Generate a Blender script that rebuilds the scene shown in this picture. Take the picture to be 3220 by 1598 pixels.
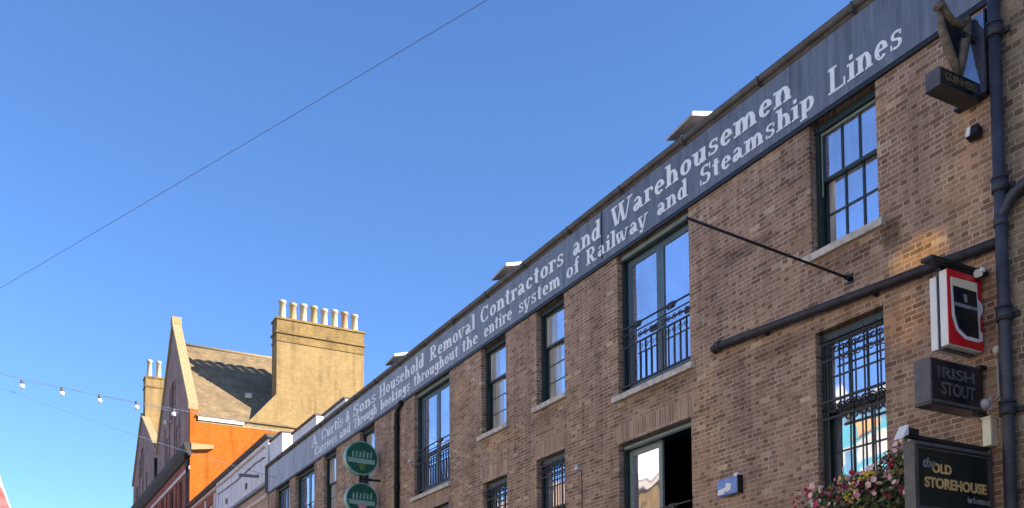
import bpy, bmesh, math, random
from mathutils import Vector, Matrix
PI = math.pi
random.seed(7)
S = bpy.context.scene
for o in list(bpy.data.objects): bpy.data.objects.remove(o)
COL = S.collection

# ------------------------------------------------------------------ camera
AX = math.radians(28.6819); PITCH = math.atan(3050 / 55000); ROLL = 0.0065
F0 = Vector((-math.cos(AX), math.sin(AX), 0)); R0 = Vector((math.sin(AX), math.cos(AX), 0)); UZ = Vector((0, 0, 1))
FW = F0 * math.cos(PITCH) + UZ * math.sin(PITCH)
UP0 = UZ * math.cos(PITCH) - F0 * math.sin(PITCH)
RT = R0 * math.cos(ROLL) - UP0 * math.sin(ROLL)
UP = UP0 * math.cos(ROLL) + R0 * math.sin(ROLL)
cd = bpy.data.cameras.new('camera'); cam = bpy.data.objects.new('camera', cd); COL.objects.link(cam)
cd.sensor_width = 36; cd.sensor_fit = 'HORIZONTAL'; cd.lens = 3050 / 3220 * 36
cd.shift_x = 0; cd.shift_y = (1990.0 - 799) / 3220
cd.clip_start = 0.1; cd.clip_end = 2000
CAMP = Vector((0, -10.2, 1.65))
M = Matrix((RT, UP, -FW)).transposed().to_4x4(); M.translation = CAMP
cam.matrix_world = M
S.camera = cam

# ------------------------------------------------------------------ light
SUN_EL, SUN_AZ = math.radians(24.5), math.radians(42)
w = bpy.data.worlds.new('World'); S.world = w; w.use_nodes = True
nt = w.node_tree; nt.nodes.clear()
sky = nt.nodes.new('ShaderNodeTexSky'); sky.sky_type = 'NISHITA'; sky.sun_disc = False
sky.sun_elevation = SUN_EL; sky.sun_rotation = SUN_AZ
sky.air_density = 1.0; sky.dust_density = 0.0; sky.ozone_density = 7.5
bg = nt.nodes.new('ShaderNodeBackground'); bg.inputs[1].default_value = 0.088
wo = nt.nodes.new('ShaderNodeOutputWorld')
tn = nt.nodes.new('ShaderNodeMix'); tn.data_type = 'RGBA'; tn.blend_type = 'MULTIPLY'; tn.inputs[0].default_value = 1; tn.inputs[7].default_value = (0.99, 0.975, 1.03, 1)
nt.links.new(sky.outputs[0], tn.inputs[6]); nt.links.new(tn.outputs[2], bg.inputs[0]); nt.links.new(bg.outputs[0], wo.inputs[0])
sd = bpy.data.lights.new('sun', 'SUN'); sun = bpy.data.objects.new('sun', sd); COL.objects.link(sun)
sd.energy = 4.6; sd.angle = math.radians(0.5); sd.color = (1.0, 0.87, 0.69)
sv = Vector((math.sin(SUN_AZ) * math.cos(SUN_EL), math.cos(SUN_AZ) * math.cos(SUN_EL), math.sin(SUN_EL)))
sun.rotation_euler = sv.to_track_quat('Z', 'Y').to_euler(); sun.location = (30, 30, 60)
S.view_settings.view_transform = 'Standard'; S.view_settings.look = 'None'
S.view_settings.exposure = 1.62; S.view_settings.gamma = 1.0
S.cycles.max_bounces = 6; S.cycles.diffuse_bounces = 3; S.cycles.glossy_bounces = 3

# ------------------------------------------------------------------ node helpers
class NT:
    def __init__(s, name):
        s.m = bpy.data.materials.new(name); s.m.use_nodes = True; s.t = s.m.node_tree
        s.b = s.t.nodes['Principled BSDF']; s.out = s.t.nodes['Material Output']
    def n(s, typ, **kw):
        x = s.t.nodes.new(typ)
        for k, v in kw.items(): setattr(x, k, v)
        return x
    def l(s, a, b): s.t.links.new(a, b)
    def math(s, op, a, b=None, c=None):
        x = s.n('ShaderNodeMath', operation=op)
        for i, v in enumerate((a, b, c)):
            if v is None: continue
            if isinstance(v, (int, float)): x.inputs[i].default_value = v
            else: s.l(v, x.inputs[i])
        return x.outputs[0]
    def mix(s, f, a, b, mode='MIX'):
        x = s.n('ShaderNodeMix', data_type='RGBA', blend_type=mode)
        for i, v in ((0, f), (6, a), (7, b)):
            if isinstance(v, (int, float)): x.inputs[i].default_value = v
            elif isinstance(v, tuple): x.inputs[i].default_value = (*v, 1)
            else: s.l(v, x.inputs[i])
        return x.outputs[2]
    def ramp(s, f, stops, interp='LINEAR'):
        x = s.n('ShaderNodeValToRGB'); s.l(f, x.inputs[0]); x.color_ramp.interpolation = interp
        e = x.color_ramp.elements
        while len(e) < len(stops): e.new(0.5)
        for i, (p, c) in enumerate(stops):
            e[i].position = p; e[i].color = (*c, 1) if isinstance(c, tuple) else (c, c, c, 1)
        return x.outputs[0]
    def noise(s, vec, scale, detail=3, rough=0.55):
        x = s.n('ShaderNodeTexNoise'); x.inputs['Scale'].default_value = scale
        x.inputs['Detail'].default_value = detail; x.inputs['Roughness'].default_value = rough
        if vec is not None: s.l(vec, x.inputs['Vector'])
        return x.outputs[0]
    def pos(s): return s.n('ShaderNodeNewGeometry').outputs['Position']
    def bump(s, h, strength=0.3, dist=0.01):
        x = s.n('ShaderNodeBump'); x.inputs['Strength'].default_value = strength
        x.inputs['Distance'].default_value = dist; s.l(h, x.inputs['Height']); s.l(x.outputs[0], s.b.inputs['Normal'])

def brick_mat(name, stops, mortar, h=0.08, L=0.235, joint=0.011, blotch=((0.70, 0.66, 0.61), (1.2, 1.14, 0.96)), soldier=False, tint_patches=None, bumpd=0.006, hdark=False):
    k = NT(name); P = k.pos(); sp = k.n('ShaderNodeSeparateXYZ'); k.l(P, sp.inputs[0])
    u = k.math('ADD', sp.outputs[0], sp.outputs[1]); v = sp.outputs[2]
    if soldier: h, L, joint = 0.07, 0.34, 0.009; u, v = v, u
    # slight waver so that joints are not ruler straight
    wv = k.noise(P, 1.3, 2); v = k.math('ADD', v, k.math('MULTIPLY', k.math('SUBTRACT', wv, 0.5), 0.02))
    rg1 = k.noise(P, 38, 2); v = k.math('ADD', v, k.math('MULTIPLY', k.math('SUBTRACT', rg1, 0.5), 0.011)); u = k.math('ADD', u, k.math('MULTIPLY', k.math('SUBTRACT', k.noise(P, 31, 2), 0.5), 0.014))
    vr = k.math('DIVIDE', v, h); row = k.math('FLOOR', vr)
    par = k.math('MODULO', k.math('ADD', row, 1000), 2.0)
    jit = k.n('ShaderNodeTexWhiteNoise', noise_dimensions='1D'); k.l(row, jit.inputs['W'])
    if soldier:
        us = k.math('DIVIDE', u, L); col = k.math('FLOOR', us); fu = k.math('MULTIPLY', k.math('FRACT', us), L); hd = None
    else:
        Pd = L * 1.5   # one stretcher and one header
        us = k.math('ADD', k.math('DIVIDE', u, Pd), k.math('ADD', k.math('MULTIPLY', par, 0.5), k.math('MULTIPLY', jit.outputs[0], 0.14)))
        fr = k.math('MULTIPLY', k.math('FRACT', us), Pd); hd = k.math('GREATER_THAN', fr, L)
        col = k.math('ADD', k.math('FLOOR', us), k.math('MULTIPLY', hd, 0.5)); fu = k.math('SUBTRACT', fr, k.math('MULTIPLY', hd, L))
    fv = k.math('MULTIPLY', k.math('FRACT', vr), h)
    jw = k.math('MULTIPLY', k.ramp(k.noise(P, 3.1, 4, 0.7), [(0.3, 0.45), (0.7, 1.5)]), joint)
    mm = k.math('MAXIMUM', k.math('LESS_THAN', fu, jw), k.math('LESS_THAN', fv, jw))
    cb = k.n('ShaderNodeCombineXYZ'); k.l(col, cb.inputs[0]); k.l(row, cb.inputs[1])
    wn = k.n('ShaderNodeTexWhiteNoise', noise_dimensions='3D'); k.l(cb.outputs[0], wn.inputs[0])
    c = k.ramp(k.math('MULTIPLY', wn.outputs[0], k.math('SUBTRACT', 1.0, k.math('MULTIPLY', hd, 0.5))) if (hd is not None and hdark) else wn.outputs[0], stops)
    bl = k.noise(P, 0.75, 6, 0.66)
    c = k.mix(1.0, c, k.ramp(bl, [(0.32, blotch[0]), (0.68, blotch[1])]), 'MULTIPLY')
    fine = k.noise(P, 45, 3, 0.7)
    c = k.mix(1.0, c, k.ramp(fine, [(0.3, 0.78), (0.7, 1.2)]), 'MULTIPLY')
    mo = k.mix(1.0, mortar, k.ramp(k.noise(P, 2.2, 3), [(0.3, 0.6), (0.7, 1.15)]), 'MULTIPLY')
    c = k.mix(mm, c, mo)
    mps = k.n('ShaderNodeMapping'); mps.inputs['Scale'].default_value = (2.6, 2.6, 0.28); k.l(P, mps.inputs[0])
    c = k.mix(1.0, c, k.ramp(k.noise(mps.outputs[0], 1.0, 5, 0.65), [(0.30, (0.70, 0.69, 0.68)), (0.5, (1.0, 1.0, 1.0)), (0.72, (1.10, 1.08, 1.05))]), 'MULTIPLY')
    if tint_patches:
        for (cx, cz, rx, rz, sc, amt) in tint_patches:
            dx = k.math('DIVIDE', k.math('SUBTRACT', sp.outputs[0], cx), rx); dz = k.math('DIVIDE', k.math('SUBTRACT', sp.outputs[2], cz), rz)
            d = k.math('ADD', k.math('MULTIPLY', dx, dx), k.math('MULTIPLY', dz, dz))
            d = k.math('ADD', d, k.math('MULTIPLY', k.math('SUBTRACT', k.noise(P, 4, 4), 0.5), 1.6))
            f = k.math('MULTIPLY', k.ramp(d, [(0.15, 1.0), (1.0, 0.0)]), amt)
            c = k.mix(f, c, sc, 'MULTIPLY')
    k.l(c, k.b.inputs['Base Color']); k.b.inputs['Roughness'].default_value = 0.92
    k.b.inputs['Specular IOR Level'].default_value = 0.2
    k.bump(k.math('SUBTRACT', k.math('MULTIPLY', fine, 0.5), mm), 0.6, bumpd)
    return k.m

def paint(name, col, rough=0.5, var=0.25, scale=3.0, spec=0.4, metal=0.0, streak=False, bump=0.0):
    k = NT(name); P = k.pos()
    if streak:
        mp = k.n('ShaderNodeMapping'); mp.inputs['Scale'].default_value = (6, 6, 0.6); k.l(P, mp.inputs[0]); vec = mp.outputs[0]
    else: vec = P
    n1 = k.noise(vec, scale, 5, 0.65)
    c = k.mix(1.0, col, k.ramp(n1, [(0.3, 1 - var), (0.7, 1 + var)]), 'MULTIPLY')
    k.l(c, k.b.inputs['Base Color']); k.b.inputs['Roughness'].default_value = rough
    k.b.inputs['Specular IOR Level'].default_value = spec; k.b.inputs['Metallic'].default_value = metal
    if bump: k.bump(k.noise(P, 30, 3), 0.5, bump)
    return k.m

def glass_mat(name, refl=0.6, dark=(0.012, 0.014, 0.016)):
    k = NT(name); t = k.t
    g = k.n('ShaderNodeBsdfGlossy'); g.inputs['Color'].default_value = (0.78, 0.78, 0.86, 1); g.inputs['Roughness'].default_value = 0.03
    d = k.n('ShaderNodeBsdfDiffuse'); d.inputs[0].default_value = (*dark, 1)
    mx = k.n('ShaderNodeMixShader'); k.l(k.ramp(k.noise(k.pos(), .8, 2), [(.35, refl - .12), (.65, min(1, refl + .12))]), mx.inputs[0])
    mp = k.n('ShaderNodeMapping'); mp.inputs['Scale'].default_value = (9, 9, .8); k.l(k.pos(), mp.inputs[0])
    k.l(k.mix(1.0, (*dark,), k.ramp(k.noise(mp.outputs[0], 1.0, 3), [(.3, .55), (.7, 1.25)]), 'MULTIPLY'), d.inputs[0])
    bp = k.n('ShaderNodeBump'); bp.inputs['Strength'].default_value = 0.25; bp.inputs['Distance'].default_value = 0.02
    k.l(k.noise(k.pos(), 1.7, 1), bp.inputs['Height']); k.l(bp.outputs[0], g.inputs['Normal'])
    k.l(d.outputs[0], mx.inputs[1]); k.l(g.outputs[0], mx.inputs[2]); k.l(mx.outputs[0], k.out.inputs[0])
    return k.m

MT = {}
MT['brick'] = brick_mat('weathered brown brick', [(0.0, (0.18, 0.115, 0.082)), (0.14, (0.235, 0.155, 0.11)), (0.34, (0.305, 0.205, 0.158)), (0.6, (0.34, 0.235, 0.183)), (0.8, (0.37, 0.252, 0.205)), (0.94, (0.375, 0.29, 0.21)), (1.0, (0.50, 0.41, 0.31))],
    (0.47, 0.39, 0.33), h=0.069, L=0.215, joint=0.0125, hdark=True, tint_patches=[(-7.95, 7.05, 0.50, 0.26, (2.3, 1.75, 0.95), 1.0), (-8.2, 6.25, 0.45, 0.4, (1.45, 1.2, 0.85), 0.9), (-11.0, 8.35, 0.8, 0.14, (0.5, 0.5, 0.52), 0.8), (-8.35, 7.45, 0.22, 0.25, (0.42, 0.40, 0.36), 0.9), (-13.9, 9.2, 0.5, 0.5, (1.3, 1.12, 0.85), 0.6), (-9.0, 9.1, 0.9, 0.35, (1.25, 1.12, 0.85), 0.7), (-18.9, 7.2, 1.3, 0.25, (1.2, 1.12, 0.95), 0.7), (-13.4, 6.75, 1.4, 0.22, (0.68, 0.66, 0.64), 0.8), (-9.2, 7.45, 0.8, 0.22, (0.66, 0.64, 0.62), 0.8), (-10.4, 6.6, 1.6, 0.16, (0.62, 0.60, 0.58), 0.8), (-16.9, 7.25, 0.8, 0.2, (0.7, 0.68, 0.66), 0.7), (-23, 6.4, 1.3, 0.25, (0.7, 0.68, 0.66), 0.8), (-12.1, 5.6, 0.5, 1.6, (1.18, 1.12, 0.98), 0.7), (-7.3, 7.6, 0.35, 1.2, (1.2, 1.12, 0.95), 0.7), (-21.0, 8.6, 0.7, 0.9, (1.18, 1.06, 0.9), 0.7)])  # local tints: warm yellow patch, paler and darker areas, soot under the sills
MT['brick_side'] = brick_mat('olive grey stock brick', [(0.0, (0.12, 0.095, 0.07)), (0.5, (0.235, 0.195, 0.15)), (1.0, (0.33, 0.28, 0.21))], (0.42, 0.38, 0.32))
MT['soldier'] = brick_mat('soldier course brick', [(0.0, (0.25, 0.17, 0.13)), (0.5, (0.34, 0.24, 0.19)), (1.0, (0.41, 0.31, 0.25))], (0.52, 0.45, 0.39), soldier=True)
MT['yellow'] = brick_mat('yellow stock brick', [(0.0, (0.26, 0.185, 0.088)), (0.5, (0.29, 0.21, 0.102)), (1.0, (0.32, 0.235, 0.118))], (0.30, 0.225, 0.12), blotch=((0.88, 0.86, 0.84), (1.08, 1.05, 1.0)))
MT['yellow_dark'] = brick_mat('sooty yellow brick', [(0.0, (0.20, 0.145, 0.065)), (1.0, (0.27, 0.195, 0.095))], (0.25, 0.185, 0.10))
MT['orange'] = brick_mat('orange painted brick', [(0.0, (0.37, 0.105, 0.013)), (0.5, (0.41, 0.118, 0.015)), (1.0, (0.45, 0.132, 0.019))], (0.375, 0.105, 0.014), blotch=((0.86, 0.86, 0.86), (1.07, 1.08, 1.1)))
MT['lilac'] = brick_mat('lilac grey brick', [(0.0, (0.27, 0.185, 0.18)), (1.0, (0.36, 0.255, 0.245))], (0.36, 0.28, 0.27))
MT['redbrick'] = brick_mat('red brick', [(0.0, (0.22, 0.07, 0.05)), (1.0, (0.36, 0.12, 0.08))], (0.34, 0.2, 0.16))
MT['pinkbrick'] = brick_mat('pale pink brick', [(0.0, (0.38, 0.28, 0.24)), (1.0, (0.48, 0.38, 0.33))], (0.48, 0.42, 0.38))
MT['stone'] = paint('weathered granite', (0.50, 0.46, 0.41), 0.9, 0.35, 9, bump=0.004)
MT['coping'] = paint('cream stone coping', (0.32, 0.25, 0.14), 0.9, 0.2, 5)
MT['navy'] = paint('faded navy paint', (0.135, 0.165, 0.225), 0.55, 0.28, 2.2, streak=True, spec=0.35)
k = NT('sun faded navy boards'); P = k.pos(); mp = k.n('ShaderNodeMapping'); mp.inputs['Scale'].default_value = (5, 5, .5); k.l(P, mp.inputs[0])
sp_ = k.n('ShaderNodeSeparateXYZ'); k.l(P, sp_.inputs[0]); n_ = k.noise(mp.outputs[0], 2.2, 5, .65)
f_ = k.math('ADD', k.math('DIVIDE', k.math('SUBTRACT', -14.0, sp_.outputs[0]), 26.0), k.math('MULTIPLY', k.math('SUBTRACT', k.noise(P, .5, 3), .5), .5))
c_ = k.mix(k.ramp(f_, [(0, 0.0), (1, 1.0)]), (0.125, 0.15, 0.20), (0.34, 0.37, 0.43)); c_ = k.mix(1.0, c_, k.ramp(n_, [(.3, .62), (.7, 1.3)]), 'MULTIPLY')  # navy blends to a paler grey blue towards the left end
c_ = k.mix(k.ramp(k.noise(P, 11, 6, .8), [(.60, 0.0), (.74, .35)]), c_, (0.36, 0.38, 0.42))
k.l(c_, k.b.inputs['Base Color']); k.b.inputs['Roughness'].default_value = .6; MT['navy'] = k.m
MT['hatch'] = paint('grey brown board', (0.36, 0.33, 0.31), 0.8, 0.25, 6)
MT['letterfaint'] = paint('very worn lettering', (0.085, 0.09, 0.085), 0.6, 0.5, 18)
MT['cornice'] = paint('sooty dark cornice', (0.045, 0.04, 0.036), 0.8, 0.3, 4)
k = NT('worn white sign paint'); P = k.pos(); sp_ = k.n('ShaderNodeSeparateXYZ'); k.l(P, sp_.inputs[0])
w_ = k.math('ADD', k.noise(P, 7.5, 6, .75), k.math('MULTIPLY', k.math('ADD', sp_.outputs[0], 8.0), .0028))
k.l(k.mix(k.ramp(w_, [(.24, 0.0), (.38, 1.0)]), (0.26, 0.30, 0.37), (0.76, 0.80, 0.82)), k.b.inputs['Base Color']); k.b.inputs['Roughness'].default_value = .75; MT['letter'] = k.m
MT['gutter'] = paint('brown grey gutter paint', (0.085, 0.075, 0.065), 0.6, 0.4, 5)
MT['soffit'] = paint('dark brown soffit board', (0.11, 0.085, 0.07), 0.8, 0.3, 4)
MT['black'] = paint('black iron', (0.012, 0.012, 0.015), 0.5, 0.3, 8, spec=0.4)
MT['pipe'] = paint('blue black pipe paint', (0.035, 0.039, 0.055), 0.45, 0.5, 7, spec=0.6, bump=0.004)
k = NT('chipped pipe paint'); P = k.pos(); n_ = k.noise(P, 14, 6, .75)
c_ = k.mix(k.ramp(n_, [(.60, 0.0), (.68, 1.0)]), (0.034, 0.039, 0.056), (0.13, 0.085, 0.06)); c_ = k.mix(1.0, c_, k.ramp(k.noise(P, 3, 4), [(.3, .6), (.7, 1.4)]), 'MULTIPLY')
k.l(c_, k.b.inputs['Base Color']); k.b.inputs['Roughness'].default_value = .55; k.bump(n_, .5, .004); MT['pipe'] = k.m
MT['pipe2'] = paint('grimy iron pipe', (0.028, 0.026, 0.03), 0.6, 0.6, 9, spec=0.4, bump=0.004)
MT['green'] = paint('dark green window paint', (0.014, 0.030, 0.030), 0.4, 0.3, 5, spec=0.5)
MT['greenlight'] = paint('grey green window paint', (0.16, 0.21, 0.19), 0.45, 0.25, 5, spec=0.5)
MT['slateblue'] = paint('slate blue door paint', (0.07, 0.115, 0.145), 0.4, 0.2, 5, spec=0.5)
MT['glass'] = glass_mat('window glass', 0.70, (0.24, 0.27, 0.38))
MT['glasscurtain'] = glass_mat('window glass over drawn curtain', 0.22, (0.42, 0.41, 0.36))  # beige tone for the left part of some sashes
MT['glassdim'] = glass_mat('far window glass', 0.45)
MT['render'] = paint('pale grey render', (0.62, 0.63, 0.67), 0.85, 0.26, 2.4, streak=True)
MT['renderpink'] = paint('pinkish render', (0.60, 0.50, 0.45), 0.85, 0.2, 2)
MT['white'] = paint('white paint', (0.78, 0.76, 0.72), 0.6, 0.08, 3)
MT['lead'] = paint('lead sheet', (0.17, 0.17, 0.18), 0.5, 0.25, 4)
MT['roof'] = paint('flat roof felt', (0.09, 0.09, 0.09), 0.95, 0.3, 4)
MT['red'] = paint('glossy red sign plastic', (0.60, 0.012, 0.018), 0.28, 0.08, 3, spec=0.5)
MT['signwhite'] = paint('white sign plastic', (0.74, 0.76, 0.74), 0.35, 0.07, 4)
MT['cream'] = paint('cream sign colour', (0.74, 0.66, 0.42), 0.35, 0.06, 4)
MT['signblack'] = paint('gloss black sign', (0.010, 0.012, 0.016), 0.25, 0.3, 4, spec=0.5)
MT['signgrey'] = paint('weathered grey sign box', (0.085, 0.085, 0.09), 0.45, 0.35, 6)
MT['letterdim'] = paint('worn grey lettering', (0.22, 0.23, 0.22), 0.6, 0.35, 14)
MT['gold'] = paint('gold leaf lettering', (0.62, 0.42, 0.16), 0.4, 0.25, 9)
MT['olive'] = paint('aged gilt', (0.13, 0.10, 0.06), 0.5, 0.6, 14)
MT['darkpanel'] = glass_mat('polished dark panel', 0.30, (0.075, 0.09, 0.13))
MT['pubgreen'] = paint('enamel green', (0.010, 0.10, 0.06), 0.35, 0.3, 6)
MT['pubpale'] = paint('pale green enamel', (0.24, 0.40, 0.34), 0.4, 0.2, 6)
MT['blue'] = paint('blue enamel', (0.12, 0.24, 0.58), 0.3, 0.2, 10)
MT['ivory'] = paint('ivory plastic', (0.70, 0.68, 0.50), 0.5, 0.08, 6)
MT['greyplastic'] = paint('grey plastic fitting', (0.50, 0.49, 0.46), 0.5, 0.12, 8)
MT['pot_cream'] = paint('cream chimney pot', (0.48, 0.43, 0.31), 0.8, 0.12, 5)
MT['pot_buff'] = paint('buff chimney pot', (0.42, 0.31, 0.16), 0.8, 0.15, 5)
MT['pot_terra'] = paint('terracotta chimney pot', (0.46, 0.27, 0.17), 0.8, 0.15, 5)
MT['wire'] = paint('weathered cable', (0.12, 0.17, 0.26), 0.6, 0.1, 3)
MT['leaf'] = paint('leaf green', (0.10, 0.16, 0.05), 0.6, 0.5, 9)
MT['leaf2'] = paint('dark leaf green', (0.045, 0.08, 0.03), 0.6, 0.5, 9)
MT['pink'] = paint('pink petals', (0.62, 0.22, 0.30), 0.6, 0.3, 20)
MT['palepink'] = paint('pale pink petals', (0.74, 0.50, 0.50), 0.6, 0.2, 20)
MT['crimson'] = paint('crimson petals', (0.42, 0.03, 0.09), 0.6, 0.3, 20)
MT['yellowfl'] = paint('yellow petals', (0.76, 0.58, 0.06), 0.6, 0.2, 20)
MT['peach'] = paint('peach petals', (0.78, 0.46, 0.20), 0.6, 0.2, 20)
k = NT('clear bulb glass'); k.b.inputs['Base Color'].default_value = (0.8, 0.85, 0.85, 1); k.b.inputs['Roughness'].default_value = 0.1; MT['bulb'] = k.m
MT['teal'] = paint('turquoise masonry paint', (0.10, 0.42, 0.52), 0.8, 0.1, 3); MT['skyblue'] = paint('blue masonry paint', (0.13, 0.30, 0.46), 0.8, 0.3, 1.5)
MT['mango'] = paint('orange masonry paint', (0.72, 0.40, 0.17), 0.8, 0.2, 2); MT['creamw'] = paint('cream masonry paint', (0.62, 0.62, 0.55), 0.8, 0.25, 1.2)
def tile_mat():
    k = NT('clay roof tiles'); P = k.pos(); sp = k.n('ShaderNodeSeparateXYZ'); k.l(P, sp.inputs[0])
    vr = k.math('DIVIDE', sp.outputs[2], 0.17); row = k.math('FLOOR', vr)
    us = k.math('ADD', k.math('DIVIDE', sp.outputs[1], 0.24), k.math('MULTIPLY', row, 0.5)); col = k.math('FLOOR', us)
    cb = k.n('ShaderNodeCombineXYZ'); k.l(col, cb.inputs[0]); k.l(row, cb.inputs[1])
    wn = k.n('ShaderNodeTexWhiteNoise', noise_dimensions='3D'); k.l(cb.outputs[0], wn.inputs[0])
    c = k.ramp(wn.outputs[0], [(0, (0.17, 0.122, 0.066)), (0.5, (0.20, 0.145, 0.08)), (1, (0.24, 0.175, 0.098))])
    c = k.mix(k.math('LESS_THAN', k.math('FRACT', vr), 0.16), c, (0.13, 0.095, 0.055))
    c = k.mix(1.0, c, k.ramp(k.noise(P, 1.2, 4), [(0.3, 0.75), (0.7, 1.2)]), 'MULTIPLY')
    k.l(c, k.b.inputs['Base Color']); k.b.inputs['Roughness'].default_value = 0.9; return k.m
MT['tile'] = tile_mat()
def cobble_mat():
    k = NT('street setts'); P = k.pos(); v = k.n('ShaderNodeTexVoronoi'); v.inputs['Scale'].default_value = 6; k.l(P, v.inputs['Vector'])
    c = k.ramp(v.outputs['Distance'], [(0.0, (0.26, 0.24, 0.21)), (0.55, (0.2, 0.18, 0.16)), (0.75, (0.08, 0.075, 0.07))])
    k.l(c, k.b.inputs['Base Color']); k.b.inputs['Roughness'].default_value = 0.85; k.bump(k.math('SUBTRACT', 1.0, v.outputs['Distance']), 0.5, 0.02); return k.m
MT['ground'] = cobble_mat()

# ------------------------------------------------------------------ mesh helpers
class MB:
    def __init__(s): s.v = []; s.f = []; s.mi = []; s.sm = []; s.cur = 0
    def add(s, vs, fs, smooth=False):
        b = len(s.v); s.v += [tuple(x) for x in vs]
        for f in fs: s.f.append(tuple(b + i for i in f)); s.mi.append(s.cur); s.sm.append(smooth)
        return s
    def box(s, x0, x1, y0, y1, z0, z1):
        vs = [(x, y, z) for x in (x0, x1) for y in (y0, y1) for z in (z0, z1)]
        return s.add(vs, [(0, 1, 3, 2), (4, 6, 7, 5), (0, 4, 5, 1), (2, 3, 7, 6), (0, 2, 6, 4), (1, 5, 7, 3)])
    def prism(s, poly, axis, a, b):
        n = len(poly)
        def mk(p, t):
            return {0: (t, p[0], p[1]), 1: (p[0], t, p[1]), 2: (p[0], p[1], t)}[axis]
        vs = [mk(p, a) for p in poly] + [mk(p, b) for p in poly]
        fs = [tuple(range(n)), tuple(range(2 * n - 1, n - 1, -1))] + [(i, (i + 1) % n + 0, (i + 1) % n + n, i + n) for i in range(n)]
        fs = fs[:2] + [(i + n, (i + 1) % n + n, (i + 1) % n, i) for i in range(n)]
        return s.add(vs, fs)
    def tube(s, pts, r, n=10, cap=True, rads=None):
        pts = [Vector(p) for p in pts]; vs = []; fs = []; m = len(pts)
        for i, p in enumerate(pts):
            d = (pts[min(i + 1, m - 1)] - pts[max(i - 1, 0)]).normalized()
            a = d.cross(Vector((0, 0, 1)))
            if a.length < 0.05: a = d.cross(Vector((0, 1, 0)))
            a.normalize(); b = d.cross(a); rr = rads[i] if rads else r
            vs += [p + a * math.cos(2 * PI * j / n) * rr + b * math.sin(2 * PI * j / n) * rr for j in range(n)]
        for i in range(m - 1):
            for j in range(n): fs.append((i * n + j, i * n + (j + 1) % n, (i + 1) * n + (j + 1) % n, (i + 1) * n + j))
        s.add(vs, fs, True)
        if cap:
            b = len(s.v) - m * n
            for base in (0, (m - 1) * n): s.f.append(tuple(b + base + j for j in range(n))); s.mi.append(s.cur); s.sm.append(False)
        return s
    def ball(s, c, r, n=12, m=8, sz=1.0):
        vs = []; fs = []
        for i in range(m + 1):
            t = PI * i / m
            for j in range(n): vs.append((c[0] + r * math.sin(t) * math.cos(2 * PI * j / n), c[1] + r * math.sin(t) * math.sin(2 * PI * j / n), c[2] + r * sz * math.cos(t)))
        for i in range(m):
            for j in range(n): fs.append((i * n + j, (i + 1) * n + j, (i + 1) * n + (j + 1) % n, i * n + (j + 1) % n))
        return s.add(vs, fs, True)
    def build(s, name, mats, parent=None, bevel=0.0):
        me = bpy.data.meshes.new(name); me.from_pydata(s.v, [], s.f); 
        if not isinstance(mats, (list, tuple)): mats = [mats]
        for m in mats: me.materials.append(MT[m] if isinstance(m, str) else m)
        me.polygons.foreach_set('material_index', s.mi); me.polygons.foreach_set('use_smooth', s.sm)
        bm = bmesh.new(); bm.from_mesh(me); bmesh.ops.recalc_face_normals(bm, faces=bm.faces); bm.to_mesh(me); bm.free()
        me.update()
        o = bpy.data.objects.new(name, me); COL.objects.link(o)
        if parent is not None:
            o.parent = parent; o.matrix_parent_inverse = wm(parent).inverted()
        if bevel:
            b = o.modifiers.new('b', 'BEVEL'); b.width = bevel; b.segments = 2; b.limit_method = 'ANGLE'
        return o
def wm(o):
    m = Matrix.Translation(o.location) @ o.rotation_euler.to_matrix().to_4x4()
    return (wm(o.parent) @ o.matrix_parent_inverse @ m) if o.parent else m
def tag(o, label=None, cat=None, group=None, kind=None):
    for k_, v in (('label', label), ('category', cat), ('group', group), ('kind', kind)):
        if v: o[k_] = v
    return o
def thing(name, loc, label, cat, group=None):
    o = bpy.data.objects.new(name, None); o.empty_display_size = 0.2; COL.objects.link(o); o.location = loc
    return tag(o, label, cat, group)
def copy_tree(o, parent=None):
    c = o.copy(); COL.objects.link(c); c.parent = parent
    for ch in list(o.children): copy_tree(ch, c)
    return c

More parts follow.
